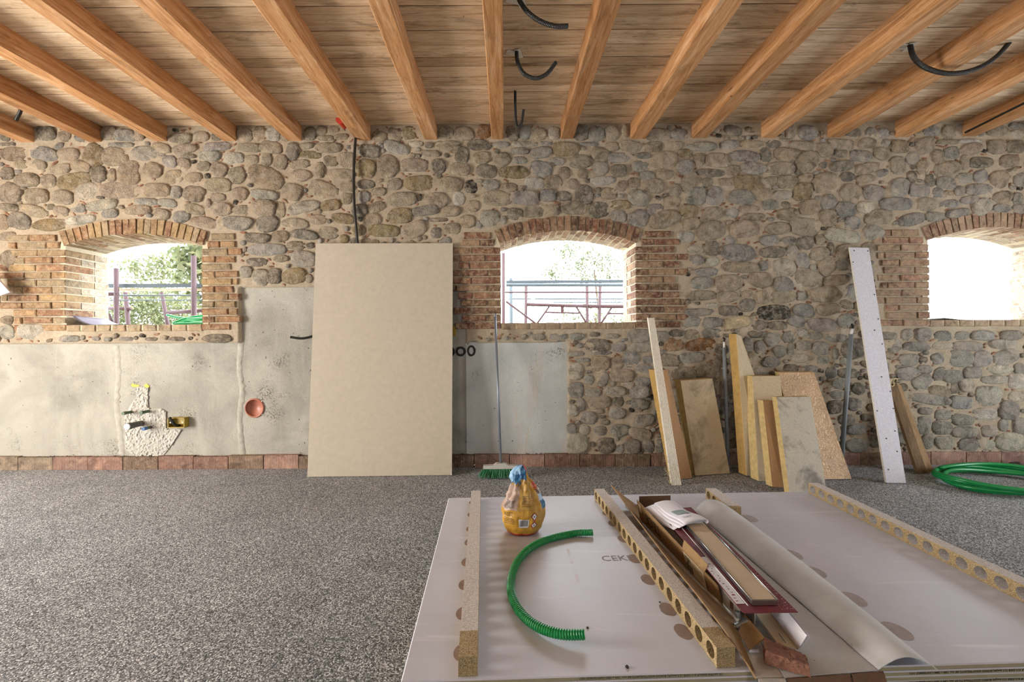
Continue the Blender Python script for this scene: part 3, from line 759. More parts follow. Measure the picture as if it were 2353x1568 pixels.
def stone_geo(w, h, rot, seed, nseg, proud, rings):
    r = random.Random(seed)
    e = r.uniform(2.1, 3.4)
    ph = [r.uniform(0, 6.28) for _ in range(5)]
    am = [r.uniform(.0, .05), r.uniform(.01, .07), r.uniform(.01, .05), r.uniform(0, .035), r.uniform(0, .025)]
    tx, tz = r.uniform(-.10, .10), r.uniform(-.12, .08)
    V = []; c, s_ = math.cos(rot), math.sin(rot)
    facet = r.random() < .4
    for rho, dep in rings:
        for k in range(nseg):
            a = 2 * math.pi * k / nseg
            ca, sa = math.cos(a), math.sin(a)
            R = (abs(ca) ** e + abs(sa) ** e) ** (-1 / e)
            R *= 1 + sum(m * math.sin((q + 1) * a + p) for q, (m, p) in enumerate(zip(am, ph)))
            u, v = R * ca * w / 2 * rho, R * sa * h / 2 * rho
            y = -proud * dep
            if dep > 0:
                y += tx * u + tz * v
                y += (.010 if facet else .005) * mnoise.noise(Vector((u * 22 + seed, v * 22, seed * .37))) * (1 if rho < .95 else .3)
            V.append((u * c - v * s_, y, u * s_ + v * c))
    V.append((0, -proud + .004 * mnoise.noise(Vector((seed, 0, 1))), 0))
    Fc = []; nr = len(rings)
    for q in range(nr - 1):
        for k in range(nseg):
            k2 = (k + 1) % nseg
            Fc.append((q * nseg + k, q * nseg + k2, (q + 1) * nseg + k2, (q + 1) * nseg + k))
    top = nr * nseg
    for k in range(nseg):
        Fc.append(((nr - 1) * nseg + k, (nr - 1) * nseg + (k + 1) % nseg, top))
    return V, Fc
RINGS = [(1.05, -1.2), (1.0, .25), (.93, .68), (.72, .92), (.4, 1.0)]
RINGS_S = [(1.05, -1.2), (1.0, .3), (.8, .85)]

# ---- the stone wall itself: mortar bed between the stones
step = .0165
ux, uz = int((GX1 - GX0) / step), int(GZ1 / step)
f = smask.astype(np.float32)
for _ in range(3):                              # soften: mortar is pushed up around the stones
    f = (f + np.roll(f, 1, 0) + np.roll(f, -1, 0) + np.roll(f, 1, 1) + np.roll(f, -1, 1)) / 5
wmb = MB(); idx = {}
def wall_v(i, j):
    if (i, j) in idx: return idx[(i, j)]
    x, z = GX0 + i * step, j * step
    jj, ii = min(nz - 1, int(z / RES)), min(nx - 1, int((x - GX0) / RES))
    fv = f[jj, ii]; y = .002 - .006 * min(fv * 5, 1) + .012 * max(0, 1 - abs(fv - .55) / .35) + .006 * n3(x, z, 0, 7) + .004 * n3(x, z, 4, 21)
    if z < plaster_top(x) - .005: y = .060
    idx[(i, j)] = len(wmb.v); wmb.v.append((x, y, z)); return idx[(i, j)]
for j in range(uz):
    for i in range(ux):
        x, z = GX0 + (i + .5) * step, (j + .5) * step
        if in_window(x, z, .012): continue
        if (x - DR.x) ** 2 + (z - DR.z) ** 2 < (DR_R + .004) ** 2: continue
        wmb.f.append((wall_v(i, j), wall_v(i + 1, j), wall_v(i + 1, j + 1), wall_v(i, j + 1))); wmb.m.append(0)
wall = wmb.build('wall_back', MT['mortar'], smooth=True)
struct(wall, 'rubble stone wall with mortar joints and three brick window openings', 'wall')
for n, (x, z, w, h, rot, tn) in enumerate(named):
    V, Fc = stone_geo(w, h, rot, n * 1.37 + 3, 20, rng.uniform(.012, .024), RINGS)
    mb = MB(); mb.v = [(a + x, b, c + z) for a, b, c in V]; mb.f = Fc; mb.m = [0] * len(Fc)
    mb.build('stone', MT['stone'], wall, smooth=True, tint=tn)
def joined(name, items, mtl, nseg, proud, rings, parent):
    mb = MB(); T = []
    for n, (x, z, w, h, rot, tn) in enumerate(items):
        V, Fc = stone_geo(w, h, rot, n * 2.11 + 900, nseg, rng.uniform(*proud), rings)
        b = len(mb.v); mb.v += [(a + x, q, c + z) for a, q, c in V]
        mb.f += [tuple(b + k for k in fc) for fc in Fc]; mb.m += [0] * len(Fc); T += [tn] * len(V)
    o = mb.build(name, mtl, parent, smooth=True, tint=T); o['kind'] = 'stuff'; return o
joined('rubble_stones', rest + fillers, MT['stone'], 12, (.008, .016), RINGS_S, wall)
joined('brick_slivers', chips, MT['brick'], 7, (.003, .006), RINGS_S, wall)

# ---- plaster coats low on the wall, set back from the stone face
def coat(name, xa, xb, mtl, y):
    mb = MB(); st = .014; n = int((xb - xa) / st); ids = {}
    zmax = max(plaster_top(xa + (xb - xa) * i / n) for i in range(n + 1))
    def vv(i, k, m):
        if (i, k) not in ids:
            x = xa + (xb - xa) * i / n; zt = max(plaster_top(min(max(x, xa + 1e-3), xb - 1e-3)), .2)
            z = .06 + (zt - .06) * k / m
            ids[(i, k)] = len(mb.v)
            mb.v.append((x, y + .003 * n3(x, z, 0, 3) + .0015 * n3(x, z, 3, 19), z))
        return ids[(i, k)]
    m = int((zmax - .06) / st)
    for k in range(m):
        for i in range(n):
            x = xa + (xb - xa) * (i + .5) / n; z = .06 + (plaster_top(x) - .06) * (k + .5) / m
            if (x - DR.x) ** 2 + (z - DR.z) ** 2 < (DR_R + .004) ** 2: continue
            mb.f.append((vv(i, k, m), vv(i + 1, k, m), vv(i + 1, k + 1, m), vv(i, k + 1, m))); mb.m.append(0)
    return mb.build(name, mtl, wall, smooth=True)
coat('plaster_coat', GX0, PLX[0], MT['plaster'], .030)
coat('plaster_coat', PLX[0], PLX[1], MT['plaster'], .034)
coat('cement_coat', PLX[1], PLX[2], MT['cement'], .022)
# seams standing proud where the old partition met the wall
def ridge(pts, wd, y, mtl, name):
    mb = MB(); P = [PY(px, py, y) for px, py in pts]; P = smooth_path(P, 60)
    for i, p in enumerate(P):
        ww = wd * (1 + .5 * n3(i * .35, 1, 0)); 
        w2 = wd * (1 + .6 * n3(i * .4, 9, 0))
        mb.v += [(p.x - ww, y + .003, p.z), (p.x - ww * .6, y - .003, p.z), (p.x + w2 * .6, y - .004, p.z), (p.x + w2, y + .003, p.z)]
    for i in range(len(P) - 1):
        for k in range(3):
            a = i * 4 + k; mb.f.append((a, a + 1, a + 5, a + 4)); mb.m.append(0)
    return mb.build(name, mtl, wall, smooth=True)
ridge([(268, 795), (272, 860), (268, 930), (276, 1000), (280, 1045)], .030, .029, MT['old_render'], 'plaster_seam')
ridge([(553, 790), (549, 850), (556, 900), (550, 960), (556, 1045)], .030, .031, MT['old_render'], 'plaster_seam')
# rough replastered patch around the pipes
patch_px = [(312, 886), (343, 888), (344, 938), (372, 936), (384, 945), (385, 985), (422, 985), (400, 1020), (380, 1046), (372, 1074), (334, 1074), (312, 1052), (286, 1035), (283, 960), (298, 930), (312, 912)]
def inside(px, py, poly):
    r = False; j = len(poly) - 1
    for i in range(len(poly)):
        (xi, yi), (xj, yj) = poly[i], poly[j]
        if (yi > py) != (yj > py) and px < (xj - xi) * (py - yi) / (yj - yi) + xi: r = not r
        j = i
    return r
mb = MB(); ids = {}
for gy in range(884, 1078):
    for gxp in range(280, 426):
        cx_, cy_ = gxp + .5 + 3 * n3(gxp, gy, 0, .11) + 2 * n3(gxp, gy, 3, .4), gy + .5 + 3 * n3(gxp, gy, 5, .11)
        if inside(cx_, cy_, patch_px):
            q = []
            for a, b in ((gxp, gy + 1), (gxp + 1, gy + 1), (gxp + 1, gy), (gxp, gy)):
                if (a, b) not in ids:
                    edge = inside(a - 3, b, patch_px) and inside(a + 3, b, patch_px) and inside(a, b - 3, patch_px) and inside(a, b + 3, patch_px)
                    p = PY(a, b, .030 - ((.009 + .006 * n3(a, b, 2, .2) + .005 * n3(a, b, 7, .47)) if edge else -.004))
                    ids[(a, b)] = len(mb.v); mb.v.append(tuple(p))
                q.append(ids[(a, b)])
            mb.f.append(tuple(q)); mb.m.append(0)
mb.build('plaster_patch', MT['patch'], wall, smooth=True)
for pts in ([(300, 886), (304, 882), (312, 884), (322, 886), (318, 889), (306, 890)], [(330, 886), (337, 882), (343, 887), (341, 894), (335, 891)]):
    MB().poly([PY(a, b, .0245) for a, b in reversed(pts)]).build('paint_mark', MT['yellow_paint'], wall)
# black spray-painted figures at the edge of the leaning panel
def ring_mark(cx, cy, rx, ry, wd, seed):
    mb = MB(); n = 26
    for k in range(n):
        a = 2 * math.pi * k / n; w_ = wd * (1 + .35 * n3(k * .5, seed, 0))
        for s_ in (-1, 1):
            mb.v.append(tuple(PY(cx + (rx + s_ * w_) * math.cos(a), cy + (ry + s_ * w_) * math.sin(a), .0185 if cx > 1070 else .0285)))
    for k in range(n):
        a, b = 2 * k, 2 * ((k + 1) % n); mb.f.append((a, a + 1, b + 1, b)); mb.m.append(0)
    mb.build('painted_figure', MT['paint_black'], wall)
ring_mark(1058.5, 808, 9, 9, 2.6, 1); ring_mark(1083, 806.5, 7.5, 10.5, 2.4, 2); ring_mark(1034, 809, 9, 9, 2.6, 3)

# ---- course of hollow clay tiles at the foot of the wall
base = empty('baseboard_back', (0, 0, 0))
struct(base, 'course of red hollow clay tiles along the foot of the stone wall', 'skirting')
tile_px = list(np.arange(-240, 2700, 80.5) + 42 - 80.5 * 0)
for k, a in enumerate(tile_px):
    xa, xb = PY(a + .8, 1060).x, PY(a + 79.5, 1060).x
    if xa < GX0 or xb > GX1: continue
    zt = Z_BASE + rng.uniform(-.006, .006)
    mb = MB(); ng = 22
    y0 = -.012 + rng.uniform(-.004, .004)
    for i in range(ng * 2 + 1):                  # scored face
        x = xa + (xb - xa) * i / (ng * 2); y = y0 + (.0018 if i % 2 else 0)
        mb.v += [(x, y, -.02), (x, y, zt), (x, .05, zt)]
    for i in range(ng * 2):
        b = i * 3; mb.f += [(b, b + 3, b + 4, b + 1), (b + 1, b + 4, b + 5, b + 2)]; mb.m += [0, 0]
    n = len(mb.v); mb.v += [(xa, .05, -.02), (xb, .05, -.02)]
    mb.f += [(0, 1, 2, n), (n - 3, n + 1, n - 1, n - 2)]; mb.m += [0, 0]
    hue = rgb(rng.choice(('95756a', '9c7d70', '8a6c60', '85705f'))); kk = rng.uniform(.75, 1.1)
    if a < 120: hue = rgb('857666')
    mb.build('tile', MT['tile'], base, tint=[c * kk for c in hue[:3]])
# crumbs of mortar along the top of the tiles
mb = MB()
for _ in range(420):
    px = rng.uniform(-60, 2420); s_ = rng.uniform(.002, .008)
    p = Vector((PY(px, 1048).x, rng.uniform(-.012, .02), Z_BASE + s_ * .3))
    b = len(mb.v)
    for dx, dy, dz in ((1, 0, 0), (-1, 0, 0), (0, 1, 0), (0, -1, 0), (0, 0, 1), (0, 0, -1)):
        q = s_ * rng.uniform(.6, 1.3); mb.v.append((p.x + dx * q * 1.4, p.y + dy * q, p.z + dz * q * .7))
    for fc in ((0, 2, 4), (2, 1, 4), (1, 3, 4), (3, 0, 4), (2, 0, 5), (1, 2, 5), (3, 1, 5), (0, 3, 5)):
        mb.f.append(tuple(b + i for i in fc)); mb.m.append(0)
o = mb.build('mortar_crumbs', MT['dirt'], base); o['kind'] = 'stuff'

# ---- brick-framed window openings
BR_T = ('8f6a50', '977355', '8a664f', '9b7c5c', '8d765a', 'a38862', '93836a')
BR_M = ('7a5244', '704a3d', '805645', '8a644f', '785a48', '94765e', '6c5040')
BR_R = ('94705f', '9a7a68', '8d6a5a', 'a08672', '9c8270')
def brick_tint(pal, r=rng):
    return np.array(rgb(r.choice(pal))[:3]) * r.uniform(.8, 1.15)
def rough_box(mb, P, seed, amp=.003, sub=None):
    """box from 8 corners with slightly knocked corners"""
    r = random.Random(seed)
    mb.quad_box([tuple(Vector(p) + Vector((r.uniform(-amp, amp), r.uniform(-amp, amp) * .6, r.uniform(-amp, amp)))) for p in P])
def bevel_brick(x0, x1, y0, y1, z0, z1, seed):
    """brick whose front face (y0) and reveal edges are worn round"""
    r = random.Random(seed); e = r.uniform(.004, .008); mb = MB()
    j = lambda a=.003: r.uniform(-a, a)
    mb.v = [(x0, y1, z0), (x1, y1, z0), (x1, y1, z1), (x0, y1, z1),
            (x0 + j(), y0 + e, z0 + j()), (x1 + j(), y0 + e, z0 + j()), (x1 + j(), y0 + e, z1 + j()), (x0 + j(), y0 + e, z1 + j()),
            (x0 + e + j(), y0 + j(.002), z0 + e + j()), (x1 - e + j(), y0 + j(.002), z0 + e + j()), (x1 - e + j(), y0 + j(.002), z1 - e + j()), (x0 + e + j(), y0 + j(.002), z1 - e + j())]
    for a in (0, 4):
        for k in range(4):
            k2 = (k + 1) % 4; mb.f.append((a + k, a + k2, a + 4 + k2, a + 4 + k)); mb.m.append(0)
    mb.f += [(8, 9, 10, 11), (3, 2, 1, 0)]; mb.m += [0, 0]
    return mb
for wi, (w, (rl, rr), pal) in enumerate(zip(WIN, BRICK_REACH, (BR_T, BR_M, BR_R))):
    x0, x1, zs_, zp, zc = w
    we = empty('window_%d' % (wi + 1), ((x0 + x1) / 2, 0, zs_))
    struct(we, ('arched unglazed brick window opening looking out on green leaves and a red scaffold, nearest the left edge',
                'arched unglazed brick window opening in the middle of the stone wall',
                'arched unglazed brick window opening cut off by the right edge, blank white outside')[wi], 'window')
    # mortar lining of the reveal
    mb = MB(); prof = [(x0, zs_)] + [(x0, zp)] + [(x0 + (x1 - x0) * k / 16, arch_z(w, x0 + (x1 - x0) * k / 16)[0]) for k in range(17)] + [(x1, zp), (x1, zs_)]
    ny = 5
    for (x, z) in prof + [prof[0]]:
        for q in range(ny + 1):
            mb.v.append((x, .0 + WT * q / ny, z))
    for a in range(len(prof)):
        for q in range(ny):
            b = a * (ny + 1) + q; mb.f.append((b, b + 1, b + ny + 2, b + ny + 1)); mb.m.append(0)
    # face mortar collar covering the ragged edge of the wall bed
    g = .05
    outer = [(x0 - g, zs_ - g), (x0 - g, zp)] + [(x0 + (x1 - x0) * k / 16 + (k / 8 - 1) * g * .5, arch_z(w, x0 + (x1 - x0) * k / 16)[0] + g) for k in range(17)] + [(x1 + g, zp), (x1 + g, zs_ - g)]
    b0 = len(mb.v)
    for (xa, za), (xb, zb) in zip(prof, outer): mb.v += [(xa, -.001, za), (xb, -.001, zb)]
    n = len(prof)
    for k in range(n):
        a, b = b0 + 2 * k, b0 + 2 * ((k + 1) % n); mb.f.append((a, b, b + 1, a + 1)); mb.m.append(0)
    mb.build('mortar_lining', MT['limewash_glare'], we)
    bn = 0
    lime_glare = np.array(rgb('cfc8ba')[:3])  # pales the reveal bricks: part limewash, part window glare painted in
    def put(mb, tn=None):
        mb.build('brick', MT['brick'], we, tint=brick_tint(pal) if tn is None else tn)
    # jambs: courses on the face, returning into the reveal
    ztop = zp + .10; nc = 13; ch = (ztop - (zs_ - .055)) / nc
    for side, reach in ((-1, rl), (1, rr)):
        xe = x0 if side < 0 else x1
        for c in range(nc):
            za = zs_ - .055 + c * ch + .006; zb = za + ch - .012
            if zb > zp + .004 and False: continue
            rch = reach * k_px * rng.uniform(.72, 1.02)
            s = -.004 if zb < zp else -.004
            # where the arch springs the course starts behind the ring
            if zb > zp + .01: s = .035 + (zb - zp) * .5
            lens = [.115, .25, .25, .25] if c % 2 else [.25, .25, .25, .25]
            lens = [q * rng.uniform(.9, 1.08) for q in lens]
            first = True
            for L in lens:
                e = min(s + L, rch + .03)
                if e - s < .035: break
                xa, xb = (xe - e, xe - s) if side < 0 else (xe + s, xe + e)
                depth = (.12 if c % 2 else .245) if first and zb < zp else .08
                put(bevel_brick(xa, xb, -.012 + rng.uniform(-.004, .004), depth, za, zb, wi * 1000 + bn)); bn += 1
                if first and zb < zp:
                    # the rest of the reveal
                    q0 = depth + .012
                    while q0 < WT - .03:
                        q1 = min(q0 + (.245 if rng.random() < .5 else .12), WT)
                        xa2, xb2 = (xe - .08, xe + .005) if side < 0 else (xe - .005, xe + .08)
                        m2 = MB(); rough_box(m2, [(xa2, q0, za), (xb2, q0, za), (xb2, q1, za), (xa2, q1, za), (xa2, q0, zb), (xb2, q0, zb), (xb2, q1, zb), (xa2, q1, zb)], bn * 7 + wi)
                        put(m2, brick_tint(pal) * .45 + lime_glare * .55); bn += 1; q0 = q1 + .012
                first = False; s = e + .012
    # arch ring
    _, R, ccx, ccz = arch_z(w, (x0 + x1) / 2)
    a0 = math.acos((x1 - ccx + .012) / R) if (x1 - ccx + .012) < R else 0.0
    nv = 21
    for k in range(nv):
        aa = math.pi - a0 - (math.pi - 2 * a0) * k / nv; ab = math.pi - a0 - (math.pi - 2 * a0) * (k + 1) / nv
        gap = .0055 / R; aa -= gap; ab += gap
        tn = brick_tint(pal)
        q0 = -.013 + rng.uniform(-.004, .004); first = True
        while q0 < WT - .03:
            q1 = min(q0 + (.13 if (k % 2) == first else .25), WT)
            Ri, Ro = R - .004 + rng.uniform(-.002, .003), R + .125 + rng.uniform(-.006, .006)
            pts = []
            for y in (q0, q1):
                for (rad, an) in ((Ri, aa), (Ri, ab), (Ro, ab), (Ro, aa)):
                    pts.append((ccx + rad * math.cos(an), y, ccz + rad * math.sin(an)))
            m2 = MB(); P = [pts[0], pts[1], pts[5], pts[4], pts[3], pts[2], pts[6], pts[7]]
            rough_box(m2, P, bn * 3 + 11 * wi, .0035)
            put(m2, tn * rng.uniform(.9, 1.1) if first else tn * .5 + lime_glare * .5); bn += 1
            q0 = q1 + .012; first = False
    # sill: a course of headers on edge
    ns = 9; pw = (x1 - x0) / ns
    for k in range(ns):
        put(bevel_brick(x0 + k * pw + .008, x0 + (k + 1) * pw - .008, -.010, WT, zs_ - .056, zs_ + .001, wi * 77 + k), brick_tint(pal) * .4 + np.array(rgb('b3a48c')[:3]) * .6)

# ================================================================== OUTSIDE THE WINDOWS
ground = MB().grid(lambda u, v: (-22 + 44 * u, .45 + 26 * v, -.35 + .15 * n3(u * 9, v * 9, 2)), 30, 20).build('ground', MT['grass'], smooth=True)
struct(ground, 'trodden ground outside the windows', 'ground')
def pole(mb, p, q, r=.024, seg=10): mb.tube([p, q], r, seg)
YS = 1.45
def scaffold_frame(name, label, poles, group):
    """poles: (px top, py top, px bottom, depth y)"""
    root = None
    for i, (xt, yt, xb, y, r) in enumerate(poles):
        a = PY(xt, yt, y); b = PY(xb, 760, y); t = (a.z + .36) / (a.z - b.z); foot = a + (b - a) * t
        if root is None:
            root = empty(name, foot); tag(root, label, 'scaffold', group)
        mb = MB(); pole(mb, foot, a, r)
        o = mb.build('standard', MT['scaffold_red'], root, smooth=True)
        c = MB(); m = a.lerp(b, .55); c.box(m, (r * 3.2, r * 3.2, .05)); c.box(m + Vector((r * 1.8, -r, -.05)), (.02, .05, .02))
        c.build('coupler', MT['scaffold_red'], o)
    return root
w1 = scaffold_frame('scaffold_frame', 'red steel scaffold frame with inclined legs seen through the left window', [(267, 617, 268, YS, .027), (445, 588, 446, YS, .03), (288, 672, 296, YS + .35, .026), (371, 672, 388, YS + .35, .024)], 'scaffolding outside the windows')
def bar(root, name, a, b, r, mtl): 
    mb = MB(); pole(mb, a, b, r); return mb.build(name, mtl, root, smooth=True)
bar(w1, 'ledger', PY(225, 708, YS + .35), PY(300, 710, YS + .35), .022, MT['scaffold_red'])
bar(w1, 'ledger', PY(384, 719, YS + .3), PY(480, 713, YS + .3), .026, MT['scaffold_red'])
bar(w1, 'ledger', PY(225, 676, YS), PY(271, 676, YS), .024, MT['scaffold_red'])
bar(w1, 'brace', PY(250, 722, YS), PY(262, 752, YS), .018, MT['scaffold_red'])
def board(name, label, a, b, hgt, thick, mtl, group=None):
    d = (b - a); n = Vector((0, thick, 0)); mb = MB()
    mb.quad_box([a, b, b + n, a + n, a + Vector((0, 0, hgt)), b + Vector((0, 0, hgt)), b + n + Vector((0, 0, hgt)), a + n + Vector((0, 0, hgt))])
    o = mb.build(name, mtl, smooth=False); tag(o, label, 'plank', group); return o
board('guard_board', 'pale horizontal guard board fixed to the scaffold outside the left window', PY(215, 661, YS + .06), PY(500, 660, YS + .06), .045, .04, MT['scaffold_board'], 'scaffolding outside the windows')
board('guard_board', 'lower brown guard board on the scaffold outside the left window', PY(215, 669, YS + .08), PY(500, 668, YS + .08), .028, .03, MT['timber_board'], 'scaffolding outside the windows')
o = MB().tube([PY(215, 679, YS + .1), PY(500, 679, YS + .1)], .009, 8).build('guard_wire', MT['zinc']); tag(o, 'upper thin metal rail across the left window opening', 'rail', 'scaffolding outside the windows')
o = MB().tube([PY(215, 690, YS + .1), PY(500, 690, YS + .1)], .007, 8).build('guard_wire', MT['zinc']); tag(o, 'lower thin metal rail across the left window opening', 'rail', 'scaffolding outside the windows')

YM = 2.2
w2 = scaffold_frame('scaffold_frame', 'red steel scaffold with trussed ledger seen through the middle window', [(1157, 582, 1157, YM, .024), (1209, 648, 1208, YM + .9, .027), (1348.5, 646, 1350, YM + .9, .026), (1379, 646, 1377, YM + .9, .026)], 'scaffolding outside the windows')
bar(w2, 'ledger', PY(1209, 700, YM + .9), PY(1352, 704, YM + .9), .027, MT['scaffold_red'])
bar(w2, 'ledger', PY(1352, 704, YM + .9), PY(1490, 705, YM + .9), .03, MT['scaffold_red'])
bar(w2, 'rail', PY(1160, 672, YM + .6), PY(1490, 672, YM + .6), .014, MT['scaffold_red'])
bar(w2, 'brace', PY(1163, 693, YM), PY(1230, 743, YM), .014, MT['scaffold_red'])
for a, b in (((1262, 705), (1234, 744)), ((1324, 705), (1348, 744)), ((1405, 708), (1381, 744))):
    bar(w2, 'brace', PY(*a, YM + .9), PY(*b, YM + .9), .015, MT['scaffold_red'])
bar(w2, 'truss_chord', PY(1254, 718, YM + .9), PY(1331, 720, YM + .9), .014, MT['scaffold_red'])
bar(w2, 'truss_chord', PY(1397, 721, YM + .9), PY(1480, 721, YM + .9), .014, MT['scaffold_red'])
mb = MB().box(PY(1292, 711, YM + .9), (.045, .02, .11)); mb.build('spacer', MT['scaffold_red'], w2)
board('guard_board', 'grey guard board on tubes across the middle window', PY(1163, 651, YM + .5), PY(1490, 649, YM + .5), .04, .05, MT['scaffold_board'], 'scaffolding outside the windows')
o = MB().tube([PY(1163, 655, YM + .45), PY(1490, 655, YM + .45)], .024, 10).build('guard_tube', MT['zinc'], smooth=True); tag(o, 'thick zinc tube under the grey guard board in the middle window', 'tube', 'scaffolding outside the windows')
for py, r, s in ((687, .012, 'upper'), (695, .010, 'lower')):
    o = MB().tube([PY(1168 if r > .011 else 1272, py, YM + 1.6), PY(1490, py, YM + 1.6)], r, 8).build('guard_tube', MT['zinc'], smooth=True)
    tag(o, s + ' of the two slim zinc tubes far behind the trussed ledger', 'tube', 'scaffolding outside the windows')
def post(px, top, r, y, label, mtl):
    a = PY(px, top, y); b = Vector((a.x, a.y, -.36))
    o = MB().tube([b, a], r, 10).build('post', mtl, smooth=True); tag(o, label, 'post', 'posts outside the middle window')
post(1174, 640, .030, 3.2, 'slender zinc post in front of the red lettering', MT['zinc'])
post(1224.5, 681, .034, 3.6, 'short pale post behind the trussed scaffold ledger', MT['white_plastic'])
post(1270.5, 688, .022, 4.2, 'thin pale post below the zinc tubes', MT['white_plastic'])
# white sign board with red letters
a, b = PY(1120, 724, 5.2), PY(1192, 704, 5.2)
sg = empty('sign_board', (a.x, 5.2, -.36)); tag(sg, 'white board with red capital letters beyond the scaffold', 'sign')
MB().box(((a.x + b.x) / 2, 5.23, (b.z + .36) / 2 - .36 + .06), (b.x - a.x, .05, b.z + .36 + .12)).build('panel', MT['white_wall'], sg)
text('lettering', 'GD E', .085, MT['red_letter'], sg, frame(PY(1163, 719.5, 5.19), (1, 0, 0), (0, 0, 1)))
# trees
def tree(name, label, base_px, y, trunk_h, blobs, nleaf, leaf, seed, tr=.10):
    r = random.Random(seed); bx = PY(base_px, 700, y).x
    root = empty(name, (bx, y, -.35)); tag(root, label, 'tree', 'trees outside the windows')
    mb = MB(); mb.tube(smooth_path([(bx, y, -.4), (bx + .1, y, trunk_h * .4), (bx - .05, y, trunk_h)], 10), .1, 8, rfun=lambda i: tr * (1 - .06 * i))
    for (px, py, rad) in blobs:
        c = PY(px, py, y)
        mb.tube(smooth_path([(bx, y, trunk_h * .5), ((bx + c.x) / 2, y + .1, (trunk_h * .5 + c.z) / 2 + .1), tuple(c)], 8), .02, 6, rfun=lambda i: tr * (.2 - .02 * i))
    mb.build('trunk', MT['bark'], root, smooth=True)
    lb = MB()
    for _ in range(nleaf):
        px, py, rad = r.choice(blobs); c = PY(px, py, y)
        v = Vector((r.gauss(0, 1), r.gauss(0, 1), r.gauss(0, 1))); v = v.normalized() * rad * r.random() ** .6
        p = c + Vector((v.x, v.y * 1.2, v.z))
        s = leaf * r.uniform(.6, 1.3)
        e1 = Vector((r.gauss(0, 1), r.gauss(0, 1), r.gauss(0, 1))).normalized(); e2 = e1.orthogonal().normalized()
        nn = e1.cross(e2) * s * .12
        lb.poly([p - e1 * s, p + e2 * s * .45 - nn, p + e1 * s, p - e2 * s * .45 - nn])
    o = lb.build('foliage', MT['leaf'], root); o['kind'] = 'stuff'
tree('leafy_tree', 'bright leafy tree with large leaves at the right of the left window', 470, 3.4, 2.4, [(455, 575, .45), (462, 625, .5), (470, 600, .5), (440, 600, .25), (466, 680, .5)], 900, .075, 1)
tree('hedge_shrub', 'light green hedge shrub behind the left scaffold, lower middle', 330, 6.0, 1.4, [(300, 740, .7), (350, 720, .7), (400, 700, .6), (330, 690, .5), (430, 735, .6), (380, 745, .7), (275, 720, .5)], 4200, .045, 2)
tree('feathery_tree', 'sparse feathery tree high in the left window behind the poles', 360, 8.0, 2.6, [(350, 640, .7), (400, 630, .7), (310, 620, .5), (370, 610, .4)], 900, .06, 3, .05)
tree('airy_tree', 'sparse airy tree in the upper right of the middle window', 1370, 7.5, 2.9, [(1330, 600, .6), (1370, 610, .6), (1340, 635, .5), (1395, 590, .5), (1300, 575, .35), (1270, 630, .3), (1400, 630, .4), (1350, 580, .5)], 1500, .05, 4, .05)
tree('low_shrub', 'low pale green shrub at the lower right of the middle window', 1400, 6.4, 1.0, [(1380, 725, .4), (1415, 715, .45), (1350, 735, .4), (1300, 725, .35), (1430, 740, .4)], 500, .05, 5, .04)

# things lying on the sills
ZS1, ZS3 = WIN[0][2], WIN[2][2]
def sill_hose(pts, r, label, seed):
    path = smooth_path(pts, 80); o = MB().tube(path, r, 10).build('green_hose', MT['hose'], smooth=True); return o
g = 'green hose loops on the sill of the left window'
h0 = Vector((PY(425, 735, .42).x, .42, ZS1))
root = empty('hose_coil', h0); tag(root, 'tangled green hose lying on the outer sill of the left window', 'hose')
loops = [[(384, 724, .48), (410, 730, .46), (440, 733, .44), (470, 731, .42)], [(400, 742, .40), (425, 733, .44), (450, 728, .48), (478, 725, .50)],
         [(402, 745, .36), (430, 744, .38), (460, 743, .40), (478, 742, .40)], [(412, 740, .46), (432, 735, .46), (455, 737, .44), (478, 737, .42)], [(398, 744, .40), (408, 739, .44), (425, 741, .48), (470, 733, .5)]]
for L in loops:
    p = []
    for px, py, y in L:
        q = PY(px, py, y); q.z = max(q.z, ZS1 + .014); p.append(q)
    MB().tube(smooth_path(p, 40), .0125, 10).build('loop', MT['hose'], root, smooth=True)
def flap(name, label, pts, curl, mats, seed):
    """pts: left x, right x on the sill, depth, height of the curled corner"""
    xa, xb, y0, y1, z0, hgt = pts
    def fn(u, v):
        x = xa + (xb - xa) * u; y = y0 + (y1 - y0) * v
        lift = max(0, 1 - u * curl) ** 2
        return (x + .02 * n3(u * 4, v * 3, seed) , y, z0 + .004 + hgt * lift * (1 - .25 * v) + .004 * abs(n3(u * 7, v * 5, seed + 3)))
    mb = MB().grid(fn, 24, 8)
    o = mb.build(name, mats, smooth=True)
    md = o.modifiers.new('thickness', 'SOLIDIFY'); md.thickness = .002
    tag(o, label, 'membrane'); return o
flap('damp_proof_membrane', 'curled dark and white plastic membrane on the left window sill', (WIN[0][0] + .03, WIN[0][0] + .55, .02, .36, ZS1, .085), 2.6, MT['membrane_dark'], 1)
flap('damp_proof_membrane', 'thin pale membrane strip lying on the right window sill', (WIN[2][0] + .25, WIN[2][1] - .1, .1, .36, ZS3, .022), 3.0, MT['membrane_white'], 5)

